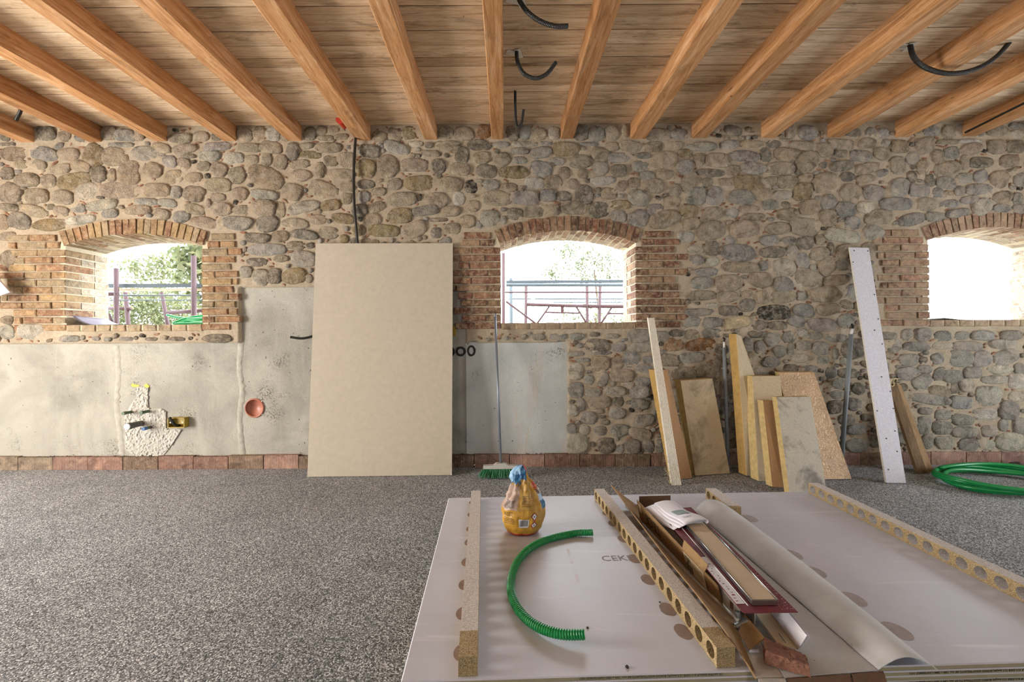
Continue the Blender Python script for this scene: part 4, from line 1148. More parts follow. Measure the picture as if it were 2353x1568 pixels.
# ================================================================== ON THE WALL AND CEILING
def cable(name, label, pts, r, mtl, cat, group=None, corr=False):
    mb = corrugated(pts, r, .009, .12, 10) if corr else MB().tube(smooth_path(pts, 50), r, 10)
    o = mb.build(name, mtl, smooth=not corr); tag(o, label, cat, group); return o
cable('wall_cable', 'black cable hanging down the stone wall behind the tall panel', [PY(817, 316, -.045), PY(813, 390, -.045), PY(814, 470, -.045), PY(820, 540, -.038), PY(821, 585, -.028)], .0115, MT['black_plastic'], 'cable')
cable('conduit_end', 'short black conduit end poking out beside the tall panel', [PY(742, 765, .03), PY(722, 772, -.01), PY(695, 778, -.04), PY(667, 775, -.06)], .011, MT['black_plastic'], 'conduit')
def hanging(label, pts, d, r, tape=True):
    """hangs from the boards in the plane at distance d from the camera"""
    P = [PY(px, py, d - D) for px, py in pts]; P[0].z = ZC - .001
    root = empty('hanging_conduit', P[0]); tag(root, label, 'conduit', 'black conduits hanging from the ceiling')
    corrugated(P, r, .009, .13, 10).build('corrugated_tube', MT['black_plastic'], root)
    if tape:
        p = P[0]; mb = MB()
        for (dx, dy, rz, sx, sy) in ((-.02, .015, .3, .10, .045), (.015, .02, 1.3, .09, .04)):
            mb.box((p.x + dx, p.y + dy, ZC - .0042 - .0008 * rz), (sx, sy, .0008), rz=rz)
        mb.build('tape', MT['tape'], root)
hanging('black conduit curling from the ceiling, nearest the top edge in the middle', [(1192, -6), (1196, 5), (1212, 27), (1240, 48), (1275, 60), (1306, 60)], 2.36, .0135)
hanging('black conduit hooked like a J below a pale tape, middle bay', [(1187, 118), (1189, 140), (1203, 168), (1230, 180), (1256, 170), (1278, 143)], 2.80, .0135)
hanging('thin black conduit hanging close to the stone wall in the middle bay', [(1184, 210), (1184, 245), (1186, 282), (1192, 293), (1199, 280), (1203, 252)], 3.26, .011, False)
hanging('long black conduit sagging across the joists at upper right', [(2091, 105), (2100, 132), (2128, 156), (2180, 169), (2238, 160), (2290, 130), (2336, 76)], 2.76, .015)
hanging('short black conduit stub at the far left of the ceiling', [(50, 250), (46, 258), (41, 268), (36, 278)], 3.40, .013)
jx = [a for a in joist_x][-3]
q0 = Vector((PY(2222, 301).x + .0, -.012, PY(2222, 301).z)); 
xj = wx_at(2212, ZB) - .009
cable('joist_cable', 'black cable running along the side of the last joist at right', [(xj, -.03, ZB + .022), (xj, -.5, ZB + .05), (xj, -1.1, ZB + .07), (xj, -2.0, ZB + .08)], .0085, MT['black_plastic'], 'cable')
p = PY(789, 283, -.06); mb = MB().tube([(p.x, -.03, p.z), (p.x, -.12, p.z - .004)], .034, 14); mb.tube([(p.x, -.12, p.z - .004), (p.x, -.135, p.z - .005)], .038, 14)
o = mb.build('red_pipe', MT['red_plastic'], smooth=False); tag(o, 'red plastic pipe end tucked under the boards beside a joist', 'pipe')
# pinkish sheet corner sticking in from the left edge
P = [PY(-60, 616, -.16), PY(-60, 683, -.16), PY(-10, 683, -.14), PY(22, 672, -.13), PY(-6, 640, -.14)]
o = MB().slab(list(reversed(P)), (0, .0125, 0)).build('plasterboard_offcut', MT['strip_white']); tag(o, 'pale pink board corner poking in at the left edge of the frame', 'board')

# water pipes, electrical box, drain
def stub(name, label, base_px, base_py, length, r, mats, capm=None, rr=None):
    b = PY(base_px, base_py, .03); root = empty(name, b); tag(root, label, 'pipe', 'pipe stubs in the plaster')
    t = Vector((b.x - .004, .03 - length, b.z))
    mb = MB().tube([b + Vector((0, .02, 0)), b, t], r, 14); mb.build('pipe', mats, root, smooth=False)
    mb = MB().tube([(t.x, t.y + .03, t.z), (t.x, t.y - .004, t.z)], (rr or r * 1.18), 14); mb.build('collar', mats if capm is None else capm, root)
    return root, t
stub('pipe_stub', 'green pipe stub, upper left of the four in the plaster', 304, 946.5, .085, .0125, MT['green_pp'])
stub('pipe_stub', 'green pipe stub, upper right of the four in the plaster', 344, 945, .085, .0125, MT['green_pp'])
stub('pipe_stub', 'blue-capped pipe stub, lowest of the four in the plaster', 349, 981.5, .085, .013, MT['grey_pp'], MT['blue_cap'])
rt, tp = stub('waste_pipe', 'thick grey waste pipe with white end cap in the plaster', 328, 972.5, .145, .025, MT['grey_pp'], MT['grey_pp'], .029)
MB().tube([(tp.x, tp.y - .004, tp.z), (tp.x, tp.y - .012, tp.z)], .026, 16).build('end_cap', MT['white_plastic'], rt)
bc = PY(405.5, 972, -.02); root = empty('junction_box', (bc.x, .03, bc.z)); tag(root, 'open mustard yellow electrical box with black conduit inside', 'electrical box')
mb = MB(); w2_, h2_, t_ = .071, .041, .005
for cx_, cz_, sx, sz in ((0, h2_, 2 * w2_, t_), (0, -h2_, 2 * w2_, t_), (-w2_, 0, t_, 2 * h2_), (w2_, 0, t_, 2 * h2_)):
    mb.box((bc.x + cx_, .002, bc.z + cz_), (sx + t_ * (sx > sz), .056, sz))
mb.box((bc.x, .027, bc.z), (2 * w2_, .004, 2 * h2_)); mb.build('box_body', MT['yellow_box'], root)
for s in (-1, 1): MB().tube([(bc.x + s * .055, .02, bc.z + .002), (bc.x + s * .055, -.022, bc.z + .002)], .006, 8).build('screw_post', MT['white_plastic'], root)
corrugated([(bc.x - .005, .02, bc.z - .032), (bc.x - .008, -.02, bc.z - .02), (bc.x - .02, -.045, bc.z + .02), (bc.x - .035, -.055, bc.z + .055)], .0125, .008, .12, 10).build('conduit', MT['black_plastic'], root)
dr = empty('drain_pipe', (DR.x, .03, DR.z)); tag(dr, 'round orange drain pipe mouth set flush in the plaster', 'pipe')
mb = MB(); n = 32
for (y, r) in ((.026, DR_R + .010), (.020, DR_R + .004), (.024, DR_R - .004), (.30, DR_R - .006)):
    for k in range(n):
        a = 2 * math.pi * k / n; mb.v.append((DR.x + r * math.cos(a), y, DR.z + r * math.sin(a)))
for q in range(3):
    for k in range(n):
        k2 = (k + 1) % n; mb.f.append((q * n + k, q * n + k2, (q + 1) * n + k2, (q + 1) * n + k)); mb.m.append(0)
mb.build('pipe_wall', MT['terracotta'], dr, smooth=True)
mb = MB()
for q in range(7):
    for k in range(32):
        a = 2 * math.pi * k / 32; r = (DR_R - .004) * (1 - q / 7)
        mb.v.append((DR.x + r * math.cos(a), .040 + .028 * math.sin(q / 7 * math.pi / 2), DR.z + r * math.sin(a)))
for q in range(6):
    for k in range(32):
        k2 = (k + 1) % 32; mb.f.append((q * 32 + k, q * 32 + k2, (q + 1) * 32 + k2, (q + 1) * 32 + k)); mb.m.append(0)
mb.f.append(tuple(range(6 * 32, 7 * 32))); mb.m.append(0)
mb.build('plug', MT['terracotta'], dr, smooth=True)
p = PY(1044, 761, .02); o = MB().box((p.x - .02, .02, p.z), (.07, .05, .09)).box((p.x - .02, -.006, p.z), (.05, .01, .07)).build('switch_box', MT['yellow_box']); tag(o, 'yellow electrical box half hidden behind the tall panel', 'electrical box')

# ================================================================== LEANING AGAINST THE WALL
# the tall panel
PB = Vector((-1.6492, -.2518, 0)); PTH, PLEAN = .0200, .0975
pe = Vector((math.cos(PTH), math.sin(PTH), 0)); pu = Vector((-math.sin(PTH) * math.sin(PLEAN), math.cos(PTH) * math.sin(PLEAN), math.cos(PLEAN)))
pn = pe.cross(pu)                       # towards the room
panel = empty('tall_plasterboard', PB + pe * .6); tag(panel, 'tall beige plasterboard panel leaning upright against the stone wall', 'panel')
o = MB().slab([PB, PB + pe * 1.2, PB + pe * 1.2 + pu * 1.995, PB + pu * 1.995], -pn * .0125 * 1.0, 0, 1).build('board', [MT['board_beige'], MT['gypsum']], panel)
c = PB + pe * 1.2; MB().poly([c + pn * .0006 - pe * .012, c + pn * .0006 - pe * .0005, c + pn * .0006 + pu * .07 - pe * .0005, c + pn * .0006 + pu * .045 - pe * .006]).build('torn_corner', MT['gypsum'], panel)

def leaner(name, label, cat, bl, br, tr, tl, yt, off, mats, extra_top=None, group=None, zb=0.0, partsplit=True):
    """front face from four picture corners: the foot on the floor, the head at distance yt from the wall; off: thickness"""
    A, B = PZ(*bl, zb), PZ(*br, zb)
    C, E_ = PY(*tr, yt), PY(*tl, yt)
    pts = [A, B, C] + ([PY(*q, yt) for q in extra_top] if extra_top else []) + [E_]
    root = empty(name, (A + B) / 2); tag(root, label, cat, group)
    core = MB(); n = len(pts); offv = Vector(off); fr = [p + offv * .03 for p in pts]
    core.slab(fr, offv * .97, 0); core.build('core', mats[1], root)
    MB().slab(pts, offv * .03, 0).build('facing', mats[0], root)
    return root
G = 'insulation boards leaning on the right'
leaner('insulation_board', 'orange-brown insulation board behind the striped lumber', 'insulation board', (1556, 1103), (1591, 1099), (1534, 850), (1507, 851), -.15, (-.035, .085, 0), (MT['face_brown'], MT['pur_orange']), None, G)
leaner('insulation_board', 'beige insulation board with yellow edge and sooty lower half', 'insulation board', (1597.5, 1093.5), (1677.5, 1088), (1637, 870.5), (1564, 875), -.14, (-.015, .095, 0), (MT['face_beige'], MT['pur_yellow']), None, G)
leaner('insulation_board', 'tallest insulation board, its top cut to a slanting point', 'insulation board', (1716, 1094), (1748, 1094), (1737, 880), (1692, 767.5), -.13, (-.02, .085, 0), (MT['face_light'], MT['pur_orange']), [(1734, 862), (1703, 773)], G)
leaner('insulation_board', 'beige insulation board just right of the pointed one', 'insulation board', (1743, 1106), (1815, 1105), (1793, 864.5), (1729, 864.7), -.225, (-.015, .08, 0), (MT['face_beige'], MT['pur_yellow']), None, G)
leaner('insulation_board', 'large crinkled foil-faced insulation board, widest of the group', 'insulation board', (1846, 1103), (1957, 1101), (1871, 856), (1788, 856.5), -.12, (.004, .055, .006), (MT['face_foil'], MT['pur_yellow']), None, G)
leaner('insulation_board', 'narrow insulation offcut with brown face between two boards', 'insulation board', (1775, 1119), (1800, 1120.5), (1779, 921.5), (1753.5, 921), -.345, (-.018, .05, 0), (MT['face_brown'], MT['pur_yellow']), None, G)
leaner('insulation_board', 'front insulation board with pale face and dark mould stains', 'insulation board', (1815, 1136), (1900, 1133), (1862, 912), (1785, 913), -.41, (-.012, .042, 0), (MT['face_grey'], MT['pur_yellow']), None, G)
# pencil-thin cracks on the front board are left to its facing; the lumber
A, B = PZ(1544, 1116), PZ(1566, 1115.5); C, E_ = PY(1503.6, 731, -.075), PY(1489, 731, -.075)
root = empty('lumber_strip', (A + B) / 2); tag(root, 'long white laminated lumber strip with fine stripes, leaning on the wall', 'lumber')
ax = (B - A).normalized(); up_ = ((E_ - A) + (C - B)).normalized()
W_, L_ = (B - A).length, ((E_ - A).length + (C - B).length) / 2
lm = MB(); nl = 6
for k in range(nl):
    a0, a1 = k / nl, (k + 1) / nl; e = .06 / nl
    pts = [A.lerp(B, a0 + e * (k > 0)), A.lerp(B, a1 - e * (k < nl - 1)), E_.lerp(C, a1 - e * (k < nl - 1)), E_.lerp(C, a0 + e * (k > 0))]
    MB().slab(pts, (0, .03, .004)).build('ply', MT['lumber'], root)
MB().slab([A.lerp(B, .01) + Vector((0, .004, 0)), A.lerp(B, .99) + Vector((0, .004, 0)), E_.lerp(C, .99) + Vector((0, .004, 0)), E_.lerp(C, .01) + Vector((0, .004, 0))], (0, .022, .004)).build('glue_core', MT['plank_sawn'], root)
fz = MB()
for k in range(26):
    t = rng.uniform(.0, .16); p = A + (E_ - A) * t * rng.choice((0.35, 1)); fz.tube([p, p + Vector((-rng.uniform(.01, .05), -.006, rng.uniform(-.03, .03)))], .0011, 4)
fz.build('frayed_fibre', MT['thread'], root)['kind'] = 'stuff'
# white plasterboard strip with screws
A, B, C, E_ = PZ(2037, 1110), PZ(2082, 1110.5), PY(1996.5, 569.8, -.035), PY(1952.6, 568.8, -.035)
root = empty('plasterboard_strip', (A + B) / 2); tag(root, 'tall narrow white plasterboard strip with screw holes leaning on the wall', 'board')
MB().slab([A, B, C, E_], (-.004, .0125, 0), 0, 1).build('strip', [MT['strip_white'], MT['gypsum']], root)
nrm = (B - A).cross(E_ - A).normalized()
if nrm.y > 0: nrm = -nrm
for u, t in ((.2, .985), (.92, .985), (.06, .93), (.9, .78), (.9, .67), (.62, .62), (.9, .56), (.93, .36), (.95, .29), (.1, .28), (.35, .17), (.8, .12), (.2, .05), (.6, .42), (.85, .2)):
    p = A.lerp(B, u).lerp(E_.lerp(C, u), t); MB().tube([p + nrm * .0001, p + nrm * .0012], .0055, 10).build('screw', MT['black_plastic'], root)
# brown plank with a loop of string
A, B, C, E_ = PZ(2110, 1089), PZ(2131, 1088), PY(2061, 881, -.06), PY(2042, 883, -.06)
root = empty('wood_plank', (A + B) / 2); tag(root, 'short brown wooden plank leaning beside the white strip, string on top', 'plank')
MB().slab([A, B, C, E_], (.0, .005, 0)).build('worn_face', MT['plank_dark'], root)
o2 = Vector((.0, .005, 0)); B2, C2 = PZ(2146, 1084), PY(2069.5, 884, -.055)
MB().quad_box([A + o2, B, B2, A + Vector((.02, .05, 0)), E_ + o2, C, C2, E_ + Vector((.01, .04, 0))]).build('sawn_body', MT['plank_sawn'], root)
t = PY(2052, 878, -.05); MB().tube(smooth_path([t + Vector(q) for q in ((.04, 0, .0), (.02, -.01, .03), (-.03, -.02, .02), (-.04, -.02, -.03), (-.01, -.02, -.03), (.0, -.01, .02), (.06, 0, .03))], 40), .003, 6).build('string_loop', MT['thread'], root, smooth=True)
# lagged pipes standing against the wall
def lagged(label, bot, top_g, top_w, top, r):
    a = PZ(*bot); a.y = max(a.y, -.2)
    b, c, d = PY(*top_g, -.055), PY(*top_w, -.05), PY(*top, -.05)
    a = PY(bot[0], bot[1], -.10); a.z = max(a.z, 0.0)
    dirv = (a - b).normalized(); a = a + dirv * max(0.0, a.z / max(1e-3, -dirv.z)) if a.z > .01 else a
    root = empty('lagged_pipe', (a.x, a.y, 0)); tag(root, label, 'pipe', 'grey lagged pipes by the insulation boards')
    MB().tube([a, b], r, 14).build('foam_sleeve', MT['grey_foam'], root, smooth=True)
    MB().tube([b, c], r * .62, 12).build('inner_pipe', MT['white_plastic'], root, smooth=True)
    MB().tube([c, d + Vector((.003, 0, .004)), d + Vector((-.012, -.004, .012))], r * .6, 8).build('taped_tip', MT['black_plastic'], root)
lagged('grey foam-lagged pipe left of the pointed insulation board', (1673, 1062), (1664, 799), (1664, 786), (1664.5, 780), .0155)
lagged('grey foam-lagged pipe between foil board and white strip', (1935, 1038), (1956, 769), (1958.5, 756), (1959.5, 749), .017)
# broom
hd = PZ(1151, 1098); top = PY(1138, 729, -.045)
root = empty('broom', (hd.x, hd.y, 0)); tag(root, 'push broom with green bristles standing against the plaster', 'broom')
hb = Vector((hd.x, hd.y + .01, .088)); 
MB().tube([hb + Vector((0, 0, .015)), top], .0105, 12).build('handle', MT['broom_handle'], root, smooth=True)
MB().tube([top, top + (top - hb).normalized() * .03], .0125, 10).build('end_cap', MT['grey_foam'], root)
mb = MB(); hwid = .145
mb.slab([(hb.x - hwid, hb.y - .022, hb.z - .014), (hb.x + hwid, hb.y - .022, hb.z - .014), (hb.x + hwid, hb.y - .022, hb.z + .010), (hb.x + .06, hb.y - .022, hb.z + .014), (hb.x + .035, hb.y - .022, hb.z + .03), (hb.x - .035, hb.y - .022, hb.z + .03), (hb.x - .06, hb.y - .022, hb.z + .014), (hb.x - hwid, hb.y - .022, hb.z + .010)], (0, .045, 0))
mb.build('head', MT['grey_plastic'], root)
mb = MB()
for i in range(52):
    for j in range(5):
        u = (i + .5 + rng.uniform(-.3, .3)) / 52 * 2 - 1
        a = Vector((hb.x + u * (hwid - .006), hb.y - .018 + j * .009, hb.z - .012))
        b = Vector((hb.x + u * (hwid + .035) + rng.uniform(-.012, .012), hb.y - .045 + j * .02 + rng.uniform(-.008, .008), rng.uniform(.002, .012)))
        mb.tube([a, a.lerp(b, .5) + Vector((0, 0, .002)), b], .0022, 4)
o = mb.build('bristles', MT['bristle'], root); o['kind'] = 'stuff'

# ================================================================== ON THE FLOOR
# coil of green hose
cc = PZ(2290, 1116); cc.x += .07
pts = []
for k in range(5 * 24 + 1):
    a = 2 * math.pi * k / 24 + 2.4; lp = k / 24
    R_ = .40 + .035 * math.sin(lp * 2.1) + .012 * lp
    pts.append(Vector((cc.x + R_ * math.cos(a) + .02 * math.sin(lp * 1.7), cc.y + R_ * .62 * math.sin(a) + .015 * math.cos(lp * 2.3), .016 + .013 * lp + .008 * math.sin(a * 3 + lp))))
path = resample(smooth_path(pts, 900), .004)
o = MB().tube(path, .0155, 10, rfun=lambda i: .0155 if i % 2 else .0138).build('hose_coil', MT['hose'], smooth=True); tag(o, 'coil of green ribbed hose on the floor at the right edge', 'hose')
# clods of soil
def lump(name, p, s, seed, mtl, flat=.6, n=10):
    mb = MB(); r = random.Random(seed)
    for j in range(1, 6):
        th = math.pi * j / 6
        for k in range(n):
            a = 2 * math.pi * k / n; q = s * (1 + .45 * mnoise.noise(Vector((math.cos(a) * math.sin(th) * 2 + seed, math.sin(a) * math.sin(th) * 2, math.cos(th) * 2))))
            mb.v.append((p.x + q * math.sin(th) * math.cos(a), p.y + q * math.sin(th) * math.sin(a), p.z + flat * q * math.cos(th)))
    for j in range(4):
        for k in range(n):
            k2 = (k + 1) % n; mb.f.append((j * n + k, (j + 1) * n + k, (j + 1) * n + k2, j * n + k2)); mb.m.append(0)
    mb.f += [tuple(range(n)), tuple(range(5 * n - 1, 4 * n - 1, -1))]; mb.m += [0, 0]
    return mb
clods = [(2336, 1069, .05), (2318, 1081, .04), (2348, 1084, .035), (2300, 1074, .022), (2352, 1077, .022), (2285, 1066, .02)]
for i, (px, py, s) in enumerate(clods):
    o = lump('clod', PZ(px, py, s * .28), s, i * 3.3, MT['dirt'], .5).build('soil_clod', MT['dirt'])
    tag(o, 'dark soil clod on the floor by the wall at far right', 'clod', 'soil clods at far right')

# ================================================================== THE STACK OF PLASTERBOARD
ZS = .3024; STH = .0319
SB = Vector((-.3042, -1.5163, 0)); sx = Vector((math.cos(STH), math.sin(STH), 0)); sy = Vector((math.sin(STH), -math.cos(STH), 0))
def S(px, py, h=0.0): return PZ(px, py, ZS + h)
NSH = 20; TH = .0125
def sheet_mesh(name):
    mb = MB(); e = .003
    prof = [(0, 0), (0, -TH), (1.2, -TH), (1.2, 0)]
    P = [Vector((0, 0, 0)), sx * 2.0, sx * 2.0 + sy * 1.2, sy * 1.2]
    z0 = Vector((0, 0, -TH + .0009))
    b = [p + z0 for p in P]; t = [p + Vector((0, 0, -e)) for p in P]; cen = (P[0] + P[2]) / 2
    ti = [p + (cen - p).normalized() * .004 for p in P]
    mb.v = [tuple(q) for q in b + t + ti]
    for a in (0, 4):
        for k in range(4):
            k2 = (k + 1) % 4; mb.f.append((a + k2, a + k, a + 4 + k, a + 4 + k2)); mb.m.append(1 if a == 0 else 0)
    mb.f += [(11, 10, 9, 8), (0, 1, 2, 3)]; mb.m += [0, 1]
    return mb
sheet_me = sheet_mesh('sheet').mesh('sheet', [MT['sheet'], MT['sheet_edge']])
SHEETS = []
for k in range(NSH):
    j = Vector((rng.uniform(-.004, .004), rng.uniform(-.003, .003), 0)) if k else Vector((0, 0, 0))
    root = empty('plasterboard_sheet', SB + j + Vector((0, 0, ZS - TH * k)))
    o = bpy.data.objects.new('sheet', sheet_me); col.objects.link(o); o.parent = root
    tag(root, 'top plasterboard sheet of the low stack, pinkish grey paper with stains' if k == 0 else 'plasterboard sheet lying under the top sheet of the low stack', 'plasterboard', 'stacked plasterboard sheets')
    SHEETS.append(root)
edge_txt = 'CE LASTRA KNAUF A13 (GKB 12.5 mm)(A) BORDO ASSOTTIGLIATO AK mm 1200 x 2000 CAM 02/08/23 14:31'
for k, u0 in ((0, .80), (1, 1.66), (2, .80), (3, 1.66), (4, .8)):
    r0 = SHEETS[k]; org = r0.location + sy * 1.2006 + sx * (u0 + .02) + Vector((0, 0, -.0035))
    text('edge_print', edge_txt, .0078, MT['ink'], r0, frame(org, -sx, (0, 0, -1)))     # printed upside down
text('pencilled_letters', 'CEKNA', .054, MT['ink_soft'], SHEETS[0], frame(S(1384, 1290) + Vector((0, 0, .0004)), sx, -sy))
# bearers under the stack
for k, t in enumerate((.12, .70, 1.30, 1.88)):
    c = SB + sx * t + sy * .6; z = ZS - TH * NSH
    o = MB().box((c.x, c.y, z / 2 - .002), (.08, 1.16, z), rz=STH).build('bearer', MT['plank_sawn'])
    tag(o, 'wooden bearer under the plasterboard stack', 'timber', 'bearers under the stack')
# round glue stains on the top sheet
def stain(px, py, ra, rb, mtl):
    c = S(px, py, .0004); n = 20; mb = MB()
    mb.poly([(c.x + ra * (1 + .08 * n3(k, px, 0)) * math.cos(2 * math.pi * k / n), c.y + rb * (1 + .08 * n3(k, py, 3)) * math.sin(2 * math.pi * k / n), c.z) for k in range(n)])
    mb.build('glue_stain', mtl, SHEETS[0])
for px, py in ((1084, 1155), (1081, 1183), (1079, 1216), (1076, 1247), (1070, 1292), (1065, 1344), (1061, 1410), (1058, 1500)):
    stain(px + 5, py, .025, .033, MT['stain'])
for x, y in ((100, 235), (155, 322), (200, 397), (275, 512), (355, 657), (455, 812), (600, 1030), (715, 1195)):
    stain(1348 + x / 3.214, 1080 + y / 3.214, .025, .033, MT['stain'])
for px, py in ((1722, 1192), (1820, 1275), (1872, 1315), (1960, 1377), (2060, 1450)):
    stain(px, py, .034, .040, MT['stain_grey'])
for pts in ([(1302, 1262), (1308, 1262), (1311, 1278), (1306, 1279)], [(1310, 1287), (1315, 1289), (1317, 1296), (1312, 1294)], [(1319, 1317), (1327, 1319), (1331, 1338), (1325, 1336)], [(1366, 1439), (1371, 1440), (1373, 1452), (1369, 1452)]):
    MB().poly([S(a, b, .0004) for a, b in reversed(pts)]).build('plaster_smear', MT['paper'], SHEETS[0])

# ---- battens sawn from tubular chipboard
def batten(label, p0, p1, ww, hh, nh, hd_, raw_end=0.0, lit_bore=0):
    """p0, p1: foot of the left lower edge, far and near, on the stack; holes run across the batten"""
    d = (p1 - p0); L = d.length; d.normalize(); sd = Vector((-d.y, d.x, 0));
    if sd.x < 0: sd = -sd
    zu = Vector((0, 0, 1)); root = empty('chipboard_batten', (p0 + p1) / 2); tag(root, label, 'batten', 'tubular chipboard battens on the stack')
    pitch = L / nh; r = hd_ / 2; n = 16; mb = MB()
    for k in range(nh):
        c0 = p0 + d * (pitch * (k + .5)) + zu * (hh / 2)
        b = len(mb.v)
        for s_, side in ((0, 0), (ww, 1)):
            for q in range(n):
                a = 2 * math.pi * q / n; ca, sa = math.cos(a), math.sin(a)
                mb.v.append(tuple(c0 + d * (r * ca) + zu * (r * sa) + sd * s_))
            for q in range(n):
                a = 2 * math.pi * q / n; ca, sa = math.cos(a), math.sin(a)
                m = max(abs(ca), abs(sa)); mb.v.append(tuple(c0 + d * (pitch / 2 * ca / m) + zu * (hh / 2 * sa / m) + sd * s_))
        for side in (0, 1):
            o_ = b + side * 2 * n
            for q in range(n):
                q2 = (q + 1) % n
                fc = (o_ + q, o_ + q2, o_ + n + q2, o_ + n + q)
                mb.f.append(fc if side else fc[::-1]); mb.m.append(0)
        for q in range(n):
            q2 = (q + 1) % n
            mb.f.append((b + q, b + q2, b + 2 * n + q2, b + 2 * n + q)); mb.m.append(lit_bore)
    # top, bottom and ends
    e = raw_end / L
    def quad(a, b, c, d_, m): mb.poly([a, b, c, d_], m)
    T0, T1 = p0 + zu * hh, p1 + zu * hh
    Tm = T1 + (T0 - T1) * e
    quad(T0, Tm, Tm + sd * ww, T0 + sd * ww, 1)
    if raw_end: quad(Tm, T1, T1 + sd * ww, Tm + sd * ww, 0)
    quad(p0, p0 + sd * ww, p1 + sd * ww, p1, 0)
    quad(p0, T0, T0 + sd * ww, p0 + sd * ww, 0); quad(p1, p1 + sd * ww, T1 + sd * ww, T1, 0)
    mb.build('body', [MT['chip'], MT['chip_white']], root)
    return root
e = .0006
batten('straight chipboard batten with pale top near the left edge of the stack', S(1083, 1150, e), S(1053, 1556, e), .049, .050, 19, .036, .095)
batten('long chipboard batten with a row of round holes beside the cardboard', S(1366, 1147, e), S(1647, 1536, e), .050, .053, 19, .040, .075)
batten('short broken chipboard batten at the back behind the rolled kraft sheet', S(1622, 1146, e), S(1676, 1192, e), .055, .054, 4, .040, .015)
batten('chipboard batten with holes coloured pale as if daylit along the right edge of the stack', S(1858, 1134, e), PZ(2353, 1386, ZS + e) + (PZ(2353, 1386, ZS) - S(1858, 1134)) * .16, .052, .056, 18, .041, 0, 1)  # pale hole walls paint in the daylight passing through
# ---- arc of green ribbed hose
hp = [S(px, py, h) for px, py, h in ((1362, 1224, .018), (1320, 1226, .015), (1262, 1239, .0145), (1218, 1260, .0145), (1188, 1293, .0145), (1174, 1336, .0145), (1179, 1378, .0145), (1203, 1416, .0155), (1242, 1444, .019), (1291, 1458, .024), (1344, 1459, .030))]
o = corrugated(hp, .0140, .0075, .16, 14).build('ribbed_hose', MT['hose']); tag(o, 'short arc of green ribbed hose on the plasterboard stack', 'hose')
# ---- crumbs
for i, (px, py, s, lab) in enumerate(((1350, 1443, .004, 'dark crumb at the near end of the green hose arc'), (1441, 1533, .005, 'brown crumb near the front edge of the stack'), (1276, 1448, .005, 'dark crumb under the near end of the hose arc'), (1516, 1384, .003, 'tiny dark crumb left of the long holed batten'))):
    o = lump('crumb', S(px, py, s * .5), s, i * 7.7, MT['dirt'], .7, 8).build('crumb', MT['dirt']); tag(o, lab, 'crumb', 'crumbs on the top sheet')

# ---- the paper sack
SC = S(1203, 1237); SC.y += .062
def sack_r(t):      # half widths along the camera's x, y at height fraction t
    ks = [(0, .054, .046), (.04, .070, .058), (.12, .083, .068), (.28, .094, .072), (.40, .094, .068), (.52, .081, .058), (.65, .064, .047), (.78, .050, .035), (.88, .041, .026), (.95, .032, .020), (1, .012, .010)]
    for (a, x0, y0), (b, x1, y1) in zip(ks, ks[1:]):
        if t <= b:
            u = (t - a) / (b - a); u = u * u * (3 - 2 * u); return x0 + (x1 - x0) * u, y0 + (y1 - y0) * u
    return ks[-1][1:]
SHH = .292
def sack_pt(a, t, off=0.0):
    rx, ry = sack_r(t); c, s_ = math.cos(a), math.sin(a); ex = 2.8 - 1.2 * t
    k = (abs(c) ** ex + abs(s_) ** ex) ** (-1 / ex)
    amp = .006 + .024 * max(0, t - .40)
    k2 = 1 + (amp / rx) * mnoise.noise(Vector((c * 2.6 + 5, s_ * 2.6, t * 7))) * 1.3 + (amp * .6 / rx) * mnoise.noise(Vector((c * 6, s_ * 6 + 3, t * 15)))
    # a pleat pushed into the front, above the printed band
    fr = math.exp(-((a + math.pi / 2 - .25) / .35) ** 2) * math.exp(-((t - .47) / .06) ** 2)
    k2 -= .16 * fr
    x = rx * k * k2 * c + .010 * t - .018 * max(0, t - .6) ; y = ry * k * k2 * s_
    tear = max(0, c) * max(0, t - .55) * .45
    z = SHH * t - .10 * max(0, c - .15) * max(0, t - .62) * 2.2 + .010 * mnoise.noise(Vector((a * 3, t * 9, 2))) * t
    return SC + Vector((x + off * c, y + off * s_, z + .001))
sack = empty('paper_sack', (SC.x, SC.y, ZS)); tag(sack, 'crumpled yellow paper sack with barcode and warning diamonds on the stack', 'sack')
na, ntt = 84, 70; mb = MB(); T = []
def sack_col(a, t):
    c, s_ = math.cos(a), math.sin(a); r = lambda h: np.array(rgb(h)[:3])
    yel, dyel, red, blue, lblue, beige, pink, white = r('bd8d2c'), r('ac8438'), r('b0432f'), r('1f5c86'), r('8fb6d6'), r('a98f7f'), r('c4504f'), r('c8c0b8')
    ang = math.degrees(a) % 360           # 270 = towards the camera, 180 = left, 0 = right
    if t < .055: return red
    if t < .40: 
        return yel if 175 < ang < 300 else dyel
    if 185 <= ang < 250:
        if t > .74 + .02 * math.sin(ang): return blue if t < .88 else lblue
        if t > .715: return yel
        return r('6e5c54') if (.42 < t < .52 and 205 < ang < 240) else beige
    if 120 < ang < 185: return beige if t < .74 else lblue
    if 250 <= ang < 318:
        if t > .80: return blue if ang < 285 else yel
        return dyel if ang < 300 else yel * .95
    if t > .82: return pink
    if t > .72: return r('c4742a') if ang < 340 else pink
    if t > .6: return r('5a3a22') if ang < 335 else white
    if t > .5: return lblue if (int(ang / 6) % 2) else white
    return blue if ang > 325 or ang < 20 else dyel
for j in range(ntt + 1):
    for i in range(na):
        a = 2 * math.pi * i / na; t = j / ntt
        mb.v.append(tuple(sack_pt(a, t))); T.append(sack_col(a, t))
for j in range(ntt):
    for i in range(na):
        i2 = (i + 1) % na; mb.f.append((j * na + i, j * na + i2, (j + 1) * na + i2, (j + 1) * na + i)); mb.m.append(0)
